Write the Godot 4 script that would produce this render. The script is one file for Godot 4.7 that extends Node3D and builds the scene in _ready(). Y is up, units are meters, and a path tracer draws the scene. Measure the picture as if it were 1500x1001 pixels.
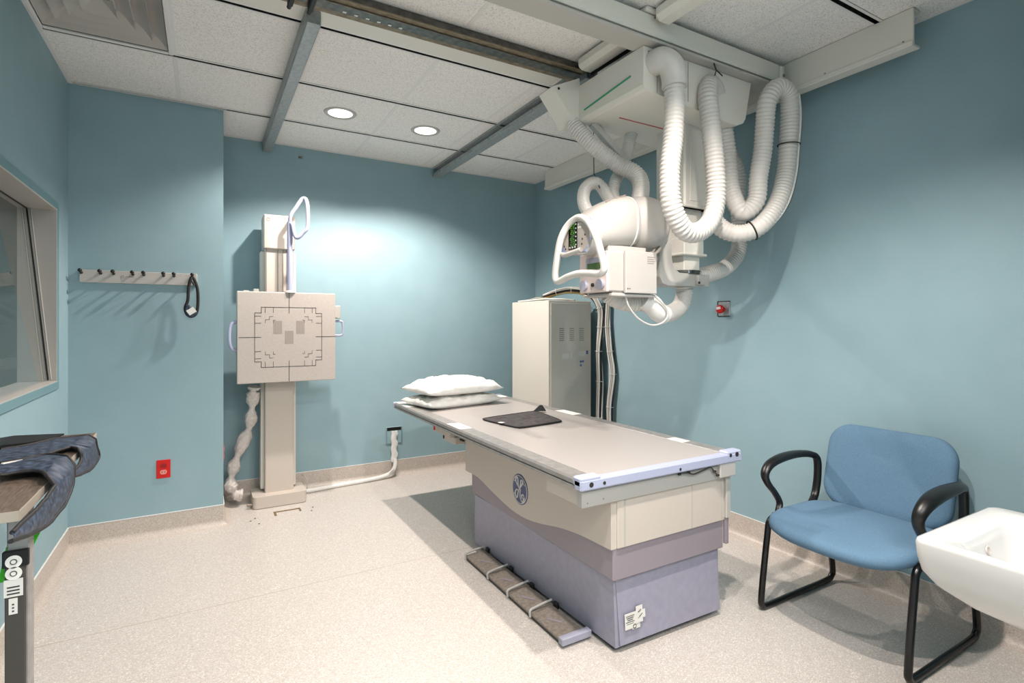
extends Node3D
# A radiography room: patient table, ceiling-hung tube, upright detector stand, chair, sink.
# World: x to the right along the far wall, z towards the viewer, metres.

var st: SurfaceTool
var org := Vector3.ZERO
var rng := RandomNumberGenerator.new()
var used := {}
var M := {}

# ------------------------------------------------------------------ nodes
func numbered(n: String) -> String:
	if not used.has(n):
		used[n] = 0
		return n
	used[n] += 1
	return "%s_%03d" % [n, used[n]]

func thing(called: String, label: String, category: String, at := Vector3.ZERO, group := "") -> Node3D:
	var o := Node3D.new()
	o.name = numbered(called)
	add_child(o)
	o.position = at
	org = at
	o.set_meta("label", label)
	o.set_meta("category", category)
	if group != "":
		o.set_meta("group", group)
	return o

func setting(called: String, label: String) -> Node3D:
	var o := Node3D.new()
	o.name = called
	add_child(o)
	org = Vector3.ZERO
	o.set_meta("kind", "structure")
	o.set_meta("label", label)
	return o

func done(called: String, m: Material, parent: Node, label := "") -> MeshInstance3D:
	st.generate_normals()
	var mi := MeshInstance3D.new()
	mi.mesh = st.commit()
	mi.material_override = m
	mi.name = called
	mi.cast_shadow = GeometryInstance3D.SHADOW_CASTING_SETTING_ON
	if label != "":
		mi.set_meta("label", label)
	parent.add_child(mi, true)
	return mi

# ------------------------------------------------------------------ shapes (world coordinates)
func nb(smooth := false) -> void:
	st = SurfaceTool.new()
	st.begin(Mesh.PRIMITIVE_TRIANGLES)
	st.set_smooth_group(1 if smooth else 0xFFFFFFFF)

func soft(on: bool, g := 1) -> void:
	st.set_smooth_group(g if on else 0xFFFFFFFF)

func t3(a: Vector3, b: Vector3, c: Vector3) -> void:
	st.add_vertex(a - org)
	st.add_vertex(c - org)
	st.add_vertex(b - org)

func q4(a: Vector3, b: Vector3, c: Vector3, d: Vector3) -> void:
	t3(a, b, c)
	t3(a, c, d)

func bx(c: Vector3, s: Vector3, bev := 0.0, bas := Basis()) -> void:
	# box, its edges chamfered by bev
	var h := s * 0.5
	if bev <= 0.0:
		var p := []
		for i in 8:
			p.append(c + bas * Vector3(h.x * (1 if i & 1 else -1), h.y * (1 if i & 2 else -1), h.z * (1 if i & 4 else -1)))
		q4(p[4], p[5], p[7], p[6]); q4(p[1], p[0], p[2], p[3])
		q4(p[5], p[1], p[3], p[7]); q4(p[0], p[4], p[6], p[2])
		q4(p[6], p[7], p[3], p[2]); q4(p[0], p[1], p[5], p[4])
		return
	bev = minf(bev, minf(h.x, minf(h.y, h.z)) * 0.95)
	var f := func(ax: int, sx: int, sy: int, sz: int) -> Vector3:
		var v := Vector3((h.x - bev) * sx, (h.y - bev) * sy, (h.z - bev) * sz)
		if ax == 0: v.x = h.x * sx
		elif ax == 1: v.y = h.y * sy
		else: v.z = h.z * sz
		return c + bas * v
	for s1 in [-1, 1]:
		var a0: Array = [f.call(0, s1, -1, -1), f.call(0, s1, 1, -1), f.call(0, s1, 1, 1), f.call(0, s1, -1, 1)]
		var a1: Array = [f.call(1, -1, s1, -1), f.call(1, -1, s1, 1), f.call(1, 1, s1, 1), f.call(1, 1, s1, -1)]
		var a2: Array = [f.call(2, -1, -1, s1), f.call(2, 1, -1, s1), f.call(2, 1, 1, s1), f.call(2, -1, 1, s1)]
		for a in [a0, a1, a2]:
			if s1 > 0: q4(a[0], a[1], a[2], a[3])
			else: q4(a[3], a[2], a[1], a[0])
		for s2 in [-1, 1]:
			var flip: bool = s1 * s2 > 0
			var e: Array = [[f.call(0, s1, s2, -1), f.call(1, s1, s2, -1), f.call(1, s1, s2, 1), f.call(0, s1, s2, 1)],
				[f.call(1, -1, s1, s2), f.call(2, -1, s1, s2), f.call(2, 1, s1, s2), f.call(1, 1, s1, s2)],
				[f.call(2, s2, -1, s1), f.call(0, s2, -1, s1), f.call(0, s2, 1, s1), f.call(2, s2, 1, s1)]]
			for w in e:
				if flip: q4(w[0], w[1], w[2], w[3])
				else: q4(w[3], w[2], w[1], w[0])
			for s3 in [-1, 1]:
				var x0: Vector3 = f.call(0, s1, s2, s3)
				var x1: Vector3 = f.call(1, s1, s2, s3)
				var x2: Vector3 = f.call(2, s1, s2, s3)
				if s1 * s2 * s3 > 0: t3(x0, x1, x2)
				else: t3(x0, x2, x1)

func span(x0: float, x1: float, y0: float, y1: float, z0: float, z1: float, bev := 0.0) -> void:
	bx(Vector3((x0 + x1) / 2, (y0 + y1) / 2, (z0 + z1) / 2), Vector3(absf(x1 - x0), absf(y1 - y0), absf(z1 - z0)), bev)

func cat(p: Array, closed := false, n := 12) -> Array:
	# a smooth curve through the points
	var out := []
	var m := p.size()
	var last := m if closed else m - 1
	for i in last:
		var a: Vector3 = p[(i - 1 + m) % m] if closed or i > 0 else p[0] * 2.0 - p[1]
		var b: Vector3 = p[i]
		var c: Vector3 = p[(i + 1) % m]
		var d: Vector3 = p[(i + 2) % m] if closed or i + 2 < m else p[m - 1] * 2.0 - p[m - 2]
		for k in n:
			var t := float(k) / n
			out.append(0.5 * ((2.0 * b) + (c - a) * t + (2.0 * a - 5.0 * b + 4.0 * c - d) * t * t + (3.0 * b - a - 3.0 * c + d) * t * t * t))
	if not closed:
		out.append(p[m - 1])
	return out

func even(p: Array, ds: float) -> Array:
	# points at equal steps along a polyline
	var out := [p[0]]
	var left := ds
	for i in p.size() - 1:
		var a: Vector3 = p[i]
		var b: Vector3 = p[i + 1]
		var l := a.distance_to(b)
		var at := left
		while at <= l:
			out.append(a.lerp(b, at / l))
			at += ds
		left = at - l
	return out

func tube(p: Array, r: float, sides := 10, closed := false, radii: Array = [], flat := 1.0) -> void:
	# a round sweep along the polyline p; flat squeezes the section
	var n := p.size()
	var up := Vector3.UP
	var t0: Vector3 = (p[1] - p[0]).normalized()
	if absf(t0.dot(up)) > 0.9:
		up = Vector3.RIGHT
	var nor := (up - t0 * up.dot(t0)).normalized()
	var rings := []
	for i in n:
		var t: Vector3
		if closed: t = (p[(i + 1) % n] - p[(i - 1 + n) % n]).normalized()
		elif i == 0: t = t0
		elif i == n - 1: t = (p[i] - p[i - 1]).normalized()
		else: t = (p[i + 1] - p[i - 1]).normalized()
		nor = (nor - t * nor.dot(t)).normalized()
		var bi := t.cross(nor)
		var rr: float = radii[i] if radii.size() > i else r
		var ring := []
		for k in sides:
			var a := TAU * k / sides
			ring.append(p[i] + nor * cos(a) * rr + bi * sin(a) * rr * flat)
		rings.append(ring)
	soft(true)
	for i in (n if closed else n - 1):
		var a: Array = rings[i]
		var b: Array = rings[(i + 1) % n]
		for k in sides:
			var k2 := (k + 1) % sides
			q4(a[k], a[k2], b[k2], b[k])
	soft(false)
	if not closed:
		for k in range(1, sides - 1):
			t3(rings[0][0], rings[0][k + 1], rings[0][k])
			t3(rings[n - 1][0], rings[n - 1][k], rings[n - 1][k + 1])

func hose(p: Array, r: float, pitch := 0.019, sides := 18) -> void:
	# ribbed flexible conduit
	var q := even(cat(p, false, 14), pitch / 5.0)
	var rad := []
	for i in q.size():
		rad.append(r * (1.0 + 0.055 * cos(TAU * i / 5.0)))
	tube(q, r, sides, false, rad)

func rod(a: Vector3, b: Vector3, r: float, sides := 12) -> void:
	tube([a, b], r, sides)

func lathe(prof: Array, o: Vector3, axis: Vector3, sides := 28, hard := false) -> void:
	# prof: Vector2(radius, height along axis)
	var w := axis.normalized()
	var u := (Vector3.UP if absf(w.y) < 0.9 else Vector3.RIGHT).cross(w).normalized()
	var v := w.cross(u)
	for i in prof.size() - 1:
		soft(true, i + 2 if hard else 1)
		for k in sides:
			var a0 := TAU * k / sides
			var a1 := TAU * (k + 1) / sides
			var d0 := u * cos(a0) + v * sin(a0)
			var d1 := u * cos(a1) + v * sin(a1)
			var p: Vector2 = prof[i]
			var q: Vector2 = prof[i + 1]
			if p.x < 1e-5: t3(o + w * p.y, o + d1 * q.x + w * q.y, o + d0 * q.x + w * q.y)
			elif q.x < 1e-5: t3(o + d0 * p.x + w * p.y, o + d1 * p.x + w * p.y, o + w * q.y)
			else: q4(o + d0 * p.x + w * p.y, o + d1 * p.x + w * p.y, o + d1 * q.x + w * q.y, o + d0 * q.x + w * q.y)
	soft(false)

func disc(o: Vector3, axis: Vector3, r: float, h: float, sides := 28) -> void:
	lathe([Vector2(0, h), Vector2(r * 0.96, h), Vector2(r, h * 0.8), Vector2(r, 0), Vector2(0, 0)].map(func(q): return q), o, axis, sides, true)

func prism(poly: Array, o: Vector3, u: Vector3, v: Vector3, depth: float, smooth_side := false) -> void:
	# poly of Vector2 in the plane (u, v); pushed by depth along u x v
	var w := u.cross(v).normalized() * depth
	var pp := PackedVector2Array(poly)
	var idx := Geometry2D.triangulate_polygon(pp)
	var cw := Geometry2D.is_polygon_clockwise(pp)
	var f := func(q: Vector2) -> Vector3: return o + u * q.x + v * q.y
	soft(false)
	for i in range(0, idx.size(), 3):
		var a: Vector3 = f.call(pp[idx[i]])
		var b: Vector3 = f.call(pp[idx[i + 1]])
		var c: Vector3 = f.call(pp[idx[i + 2]])
		if (b - a).cross(c - a).dot(w) < 0.0:
			var tmp := b
			b = c
			c = tmp
		t3(a + w, b + w, c + w)
		t3(a, c, b)
	soft(smooth_side, 3)
	for i in pp.size():
		var a: Vector3 = f.call(pp[i])
		var b: Vector3 = f.call(pp[(i + 1) % pp.size()])
		if cw != (depth < 0.0): q4(b, a, a + w, b + w)
		else: q4(a, b, b + w, a + w)
	soft(false)

func rrect(w: float, h: float, r: float, n := 5) -> Array:
	var out := []
	for c in [[1, 1, 0.0], [-1, 1, 0.25], [-1, -1, 0.5], [1, -1, 0.75]]:
		for k in n + 1:
			var a: float = TAU * (c[2] + 0.25 * k / n)
			out.append(Vector2(c[0] * (w / 2 - r) + r * cos(a), c[1] * (h / 2 - r) + r * sin(a)))
	return out

func loft(secs: Array, caps := true) -> void:
	soft(true)
	var m: int = secs[0].size()
	for i in secs.size() - 1:
		for k in m:
			var k2 := (k + 1) % m
			q4(secs[i][k], secs[i][k2], secs[i + 1][k2], secs[i + 1][k])
	soft(false)
	if caps:
		var e: Array = secs[secs.size() - 1]
		for k in range(1, m - 1):
			t3(secs[0][0], secs[0][k + 1], secs[0][k])
			t3(e[0], e[k], e[k + 1])

func sheet(g: Array, thick: Vector3) -> void:
	# a grid of points with a thickness
	var n := g.size()
	var m: int = g[0].size()
	soft(true, 1)
	for i in n - 1:
		for k in m - 1:
			q4(g[i][k], g[i][k + 1], g[i + 1][k + 1], g[i + 1][k])
			q4(g[i + 1][k] - thick, g[i + 1][k + 1] - thick, g[i][k + 1] - thick, g[i][k] - thick)
	soft(false)
	for i in n - 1:
		q4(g[i][0], g[i + 1][0], g[i + 1][0] - thick, g[i][0] - thick)
		q4(g[i + 1][m - 1], g[i][m - 1], g[i][m - 1] - thick, g[i + 1][m - 1] - thick)
	for k in m - 1:
		q4(g[0][k + 1], g[0][k], g[0][k] - thick, g[0][k + 1] - thick)
		q4(g[n - 1][k], g[n - 1][k + 1], g[n - 1][k + 1] - thick, g[n - 1][k] - thick)

# ------------------------------------------------------------------ materials
func mat(c: Color, rough := 0.5, metal := 0.0) -> StandardMaterial3D:
	var m := StandardMaterial3D.new()
	m.albedo_color = c
	m.roughness = rough
	m.metallic = metal
	return m

func tri(m: StandardMaterial3D, tex: Texture2D, per_m: float) -> StandardMaterial3D:
	m.albedo_texture = tex
	m.uv1_triplanar = true
	m.uv1_world_triplanar = true
	m.uv1_scale = Vector3.ONE * per_m
	return m

func noise_tex(a: Color, b: Color, freq: float, seed_n: int, size := 512, oct := 4) -> NoiseTexture2D:
	var n := FastNoiseLite.new()
	n.seed = seed_n
	n.frequency = freq
	n.fractal_octaves = oct
	var g := Gradient.new()
	g.set_color(0, a)
	g.set_color(1, b)
	var t := NoiseTexture2D.new()
	t.noise = n
	t.color_ramp = g
	t.width = size
	t.height = size
	t.seamless = true
	return t

func speck_tex(size: int, base: Color, specks: Array, seed_n: int) -> ImageTexture:
	# specks: [count, colour, radius in pixels, strength]
	var im := Image.create(size, size, true, Image.FORMAT_RGB8)
	im.fill(base)
	var r := RandomNumberGenerator.new()
	r.seed = seed_n
	for s in specks:
		for k in int(s[0]):
			var x := r.randi() % size
			var y := r.randi() % size
			var rr: float = s[2] * r.randf_range(0.5, 1.2)
			var w := maxi(1, int(rr * r.randf_range(0.8, 1.8)))
			var h := maxi(1, int(rr))
			var f: float = s[3] * r.randf_range(0.4, 1.0)
			for i in w:
				for j in h:
					var px := (x + i) % size
					var py := (y + j) % size
					im.set_pixel(px, py, im.get_pixel(px, py).lerp(s[1], f))
	im.generate_mipmaps()
	return ImageTexture.create_from_image(im)

func make_materials() -> void:
	M.wall = tri(mat(Color.WHITE, 0.62), noise_tex(Color(0.530, 0.640, 0.674), Color(0.557, 0.662, 0.693), 0.012, 3), 0.5)
	M.floor = tri(mat(Color.WHITE, 0.38), speck_tex(1024, Color(0.745, 0.718, 0.697), [[26000, Color(0.93, 0.90, 0.87), 4, 0.6], [24000, Color(0.64, 0.58, 0.53), 4, 0.45], [7000, Color(0.50, 0.46, 0.44), 2.5, 0.5]], 11), 1.1)
	M.base = tri(mat(Color.WHITE, 0.4), speck_tex(512, Color(0.735, 0.695, 0.660), [[7000, Color(0.85, 0.82, 0.79), 4, 0.6], [7000, Color(0.58, 0.53, 0.49), 4, 0.45]], 12), 2.2)
	M.tile = tri(mat(Color.WHITE, 0.9), speck_tex(512, Color(0.925, 0.910, 0.900), [[5200, Color(0.70, 0.68, 0.66), 4.5, 0.5], [3000, Color(0.94, 0.93, 0.92), 4, 0.6], [900, Color(0.52, 0.50, 0.48), 2.5, 0.6]], 13), 2.2)
	M.tee = mat(Color(0.87, 0.86, 0.85), 0.5)
	M.black = mat(Color(0.03, 0.03, 0.032), 0.5)
	M.galv = tri(mat(Color.WHITE, 0.42, 0.35), noise_tex(Color(0.54, 0.57, 0.57), Color(0.66, 0.68, 0.68), 0.03, 5), 2.0)
	M.track = tri(mat(Color.WHITE, 0.35, 0.8), noise_tex(Color(0.30, 0.30, 0.29), Color(0.46, 0.46, 0.44), 0.02, 6), 2.0)
	M.oldsteel = tri(mat(Color.WHITE, 0.5, 0.5), noise_tex(Color(0.42, 0.36, 0.27), Color(0.58, 0.54, 0.47), 0.02, 8), 2.0)
	M.white = mat(Color(0.700, 0.685, 0.665), 0.38)
	M.cream = mat(Color(0.765, 0.725, 0.685), 0.4)
	M.rail = mat(Color(0.85, 0.835, 0.80), 0.42)
	M.hose = mat(Color(0.785, 0.77, 0.75), 0.36)
	M.greyplastic = mat(Color(0.70, 0.69, 0.67), 0.45)
	M.lav = tri(mat(Color.WHITE, 0.36), noise_tex(Color(0.560, 0.553, 0.620), Color(0.600, 0.592, 0.655), 0.02, 21), 2.0)
	M.lav2 = mat(Color(0.56, 0.525, 0.555), 0.4)
	M.lavlight = mat(Color(0.655, 0.675, 0.77), 0.35)
	M.tabletop = mat(Color(0.640, 0.618, 0.605), 0.34)
	M.alu = tri(mat(Color.WHITE, 0.4, 0.45), noise_tex(Color(0.56, 0.55, 0.54), Color(0.66, 0.65, 0.64), 0.02, 9), 2.0)
	M.chrome = mat(Color(0.75, 0.75, 0.75), 0.2, 0.95)
	M.panel = tri(mat(Color.WHITE, 0.5), noise_tex(Color(0.700, 0.665, 0.640), Color(0.735, 0.700, 0.672), 0.05, 15), 2.0)
	M.ink = mat(Color(0.17, 0.15, 0.14), 0.6)
	M.faint = mat(Color(0.56, 0.52, 0.49), 0.6)
	M.standbar = mat(Color(0.66, 0.67, 0.77), 0.28)
	M.cloth = tri(mat(Color.WHITE, 0.8), noise_tex(Color(0.84, 0.835, 0.82), Color(0.90, 0.895, 0.88), 0.02, 31), 2.0)
	M.pad = tri(mat(Color.WHITE, 0.62), noise_tex(Color(0.13, 0.115, 0.12), Color(0.33, 0.30, 0.305), 0.02, 32), 2.5)
	M.chairblue = tri(mat(Color.WHITE, 0.88), speck_tex(512, Color(0.340, 0.460, 0.555), [[16000, Color(0.43, 0.55, 0.64), 3, 0.6], [16000, Color(0.24, 0.35, 0.445), 3, 0.6]], 41), 6.0)
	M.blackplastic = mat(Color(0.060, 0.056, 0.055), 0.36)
	M.blackpaint = mat(Color(0.035, 0.035, 0.035), 0.25)
	M.china = mat(Color(0.72, 0.715, 0.705), 0.08)
	M.china.clearcoat_enabled = true
	M.china.clearcoat = 0.6
	M.red = mat(Color(0.78, 0.02, 0.02), 0.3)
	M.redlight = mat(Color(0.88, 0.55, 0.52), 0.4)
	M.paper = mat(Color(0.90, 0.89, 0.87), 0.6)
	M.label = mat(Color(0.84, 0.83, 0.81), 0.5)
	M.blueink = mat(Color(0.30, 0.40, 0.66), 0.5)
	M.bluelabel = mat(Color(0.56, 0.65, 0.84), 0.45)
	M.cabinet = mat(Color(0.80, 0.775, 0.735), 0.42)
	M.sleeve = tri(mat(Color.WHITE, 0.75), noise_tex(Color(0.72, 0.69, 0.67), Color(0.86, 0.83, 0.81), 0.03, 51), 3.0)
	M.frame = mat(Color(0.42, 0.55, 0.58), 0.4)
	M.woodgrey = tri(mat(Color.WHITE, 0.45), noise_tex(Color(0.30, 0.255, 0.225), Color(0.47, 0.41, 0.36), 0.02, 61), 2.5)
	M.woodgrey.uv1_scale = Vector3(14.0, 2.0, 1.4)
	M.edge = mat(Color(0.66, 0.62, 0.57), 0.5)
	M.apron = tri(mat(Color.WHITE, 0.5), noise_tex(Color(0.03, 0.05, 0.09), Color(0.33, 0.39, 0.49), 0.022, 71, 512, 3), 3.0)
	M.binding = mat(Color(0.085, 0.075, 0.08), 0.6)
	M.taupe = mat(Color(0.25, 0.235, 0.22), 0.5)
	M.green = mat(Color(0.20, 0.72, 0.08), 0.5)
	M.wiregreen = mat(Color(0.48, 0.52, 0.22), 0.5)
	M.wiretan = mat(Color(0.78, 0.62, 0.42), 0.5)
	M.knob = mat(Color(0.60, 0.60, 0.66), 0.45)
	M.console = mat(Color(0.70, 0.665, 0.63), 0.45)
	M.facia = mat(Color(0.83, 0.765, 0.735), 0.42)
	M.screen = mat(Color(0.01, 0.012, 0.01), 0.15)
	M.lcd = mat(Color(0.25, 0.35, 0.16), 0.2)
	M.digit = mat(Color(0.1, 0.3, 0.02), 0.5)
	M.digit.emission_enabled = true
	M.digit.emission = Color(0.42, 0.85, 0.10)
	M.digit.emission_energy_multiplier = 0.32
	M.lens = mat(Color(0.95, 0.95, 0.93), 0.5)
	M.lens.emission_enabled = true
	M.lens.emission = Color(1.0, 0.985, 0.95)
	M.lens.emission_energy_multiplier = 2.2
	M.greenline = mat(Color(0.20, 0.58, 0.42), 0.5)
	M.redline = mat(Color(0.70, 0.36, 0.36), 0.5)
	M.rust = tri(mat(Color.WHITE, 0.7), noise_tex(Color(0.30, 0.20, 0.08), Color(0.62, 0.55, 0.42), 0.05, 81), 6.0)
	M.pedal = tri(mat(Color.WHITE, 0.45, 0.2), noise_tex(Color(0.47, 0.43, 0.39), Color(0.62, 0.58, 0.54), 0.02, 82), 4.0)
	M.glass = mat(Color(0.72, 0.80, 0.78, 0.10), 0.0)
	M.glass.transparency = BaseMaterial3D.TRANSPARENCY_ALPHA
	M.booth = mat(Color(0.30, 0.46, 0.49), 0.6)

# ------------------------------------------------------------------ camera and light
func camera_and_light() -> void:
	var cam := Camera3D.new()
	cam.name = "camera"
	cam.projection = Camera3D.PROJECTION_FRUSTUM
	cam.near = 0.05
	cam.far = 60.0
	cam.size = 2.0 * 0.05 * 500.5 / 781.0
	cam.frustum_offset = Vector2(0, -0.05 * 26.5 / 781.0)
	cam.position = Vector3(0, 1.33, 0)
	cam.rotation = Vector3(0, deg_to_rad(-30), 0)
	add_child(cam)
	cam.current = true
	var we := WorldEnvironment.new()
	we.name = "environment"
	var e := Environment.new()
	e.background_mode = Environment.BG_COLOR
	e.background_color = Color(0.35, 0.38, 0.40)
	e.tonemap_mode = Environment.TONE_MAPPER_LINEAR
	e.tonemap_exposure = EXPOSURE
	e.sdfgi_enabled = true
	e.ssao_enabled = true
	e.ssil_enabled = true
	we.environment = e
	add_child(we)

const EXPOSURE := 0.94
const DOWNLIGHT := 4.3
const FILL_PANEL := 4.8  # energy of the added fill lamps

func downlight(x: float, z: float, label: String) -> void:
	var t := thing("recessed_downlight", label, "ceiling light", Vector3(x, 2.74, z), "recessed downlights")
	nb()
	lathe([Vector2(0.080, 0.004), Vector2(0.080, -0.004), Vector2(0.100, -0.007), Vector2(0.106, 0.0), Vector2(0.106, 0.004)], org, Vector3.UP, 36, false)
	done("trim_ring", M.greyplastic, t)
	nb()
	lathe([Vector2(0, -0.002), Vector2(0.081, -0.002), Vector2(0.081, 0.004), Vector2(0, 0.004)], org, Vector3.UP, 36, true)
	done("lens", M.lens, t, "glowing white lens")
	var l := SpotLight3D.new()
	l.name = "lamp"
	l.position = Vector3(0, -0.012, 0)
	l.rotation_degrees = Vector3(-90, 0, 0)
	l.spot_angle = 68.0
	l.spot_angle_attenuation = 0.45
	l.spot_range = 12.0
	l.spot_attenuation = 2.0
	l.light_size = 0.028
	l.light_color = Color(1.0, 0.955, 0.920)
	l.light_energy = DOWNLIGHT
	l.shadow_enabled = true
	t.add_child(l)

func fill_panel(x: float, z: float, w: float, d: float, label: String, power := FILL_PANEL) -> void:  # ceiling lamp added out of view for soft fill light
	var t := thing("added_fill_lamp", label, "ceiling light", Vector3(x, 2.74, z), "added fill lamps")
	nb()
	for s in [-1, 1]:
		bx(org + Vector3(s * (w / 2 - 0.012), -0.002, 0), Vector3(0.024, 0.012, d))
		bx(org + Vector3(0, -0.002, s * (d / 2 - 0.012)), Vector3(w - 0.048, 0.012, 0.024))
	done("frame", M.tee, t)
	nb()
	bx(org + Vector3(0, 0.001, 0), Vector3(w - 0.05, 0.006, d - 0.05))
	done("diffuser", M.lens, t, "glowing white diffuser of the added fill lamp")
	var l := AreaLight3D.new()
	l.name = "lamp"
	l.area_size = Vector2(w - 0.06, d - 0.06)
	l.position = Vector3(0, -0.012, 0)
	l.rotation_degrees = Vector3(-90, 0, 0)
	l.area_range = 12.0
	l.light_color = Color(1.0, 0.975, 0.960)
	l.light_energy = power
	l.shadow_enabled = true
	t.add_child(l)

func _ready() -> void:
	rng.seed = 7
	camera_and_light()
	make_materials()
	build_shell()
	build_ceiling()
	downlight(0.79, -3.67, "round recessed downlight in the ceiling tile beside the grey steel beam")
	downlight(1.40, -3.69, "round recessed downlight in the ceiling tile nearer the slotted channel")
	downlight(0.79, -0.97, "round recessed downlight over the open floor in front of the table")
	downlight(1.40, -0.97, "round recessed downlight over the foot end of the table")
	fill_panel(0.170, 0.70, 0.60, 1.30, "long unseen fill lamp added behind the viewer on the window side")  # this and the next are added to brighten the room, unseen
	fill_panel(1.390, 0.70, 0.60, 1.30, "long unseen fill lamp added behind the viewer on the sink side")
	build_rails()
	build_table()
	build_tube_crane()
	build_stand()
	build_cabinet()
	build_chair()
	build_sink()
	build_side_table()
	build_wall_things()
	build_booth()

# ------------------------------------------------------------------ the room
const XL := -0.69
const XR := 2.90
const ZB := -4.55
const ZP := -4.00
const XP := 0.11
const ZF := 1.70
const H := 2.74

func cove(called: String, a: Vector3, b: Vector3, n: Vector3, round_end := false) -> void:
	# flash-coved vinyl skirting from a to b, standing out along n
	var o := setting(called, "beige speckled coved vinyl skirting")
	nb()
	var prof := [Vector2(0.0, 0.132), Vector2(0.004, 0.132), Vector2(0.005, 0.128), Vector2(0.005, 0.045)]
	for k in 7:
		var t := PI / 2 * k / 6.0
		prof.append(Vector2(0.045 - 0.040 * cos(t), 0.042 - 0.040 * sin(t)))
	prof.append(Vector2(0.050, 0.0))
	prof.append(Vector2(0.0, 0.0))
	for i in prof.size() - 1:
		var p: Vector2 = prof[i]
		var q: Vector2 = prof[i + 1]
		soft(i >= 2 and i <= 9, 2)
		q4(a + n * p.x + Vector3.UP * p.y, a + n * q.x + Vector3.UP * q.y, b + n * q.x + Vector3.UP * q.y, b + n * p.x + Vector3.UP * p.y)
	if round_end:   # the skirting turns the outer corner at b
		lathe(prof.slice(0, prof.size() - 1), b, Vector3.UP, 32)
	done("skirting", M.base, o)
	nb()
	var c := (a + b) / 2 + Vector3.UP * 0.135 + n * 0.003
	bx(c, Vector3(absf(b.x - a.x), 0.004, absf(b.z - a.z)) + Vector3(absf(n.x), 0, absf(n.z)) * 0.006)
	done("cap_strip", M.tee, o)

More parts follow.
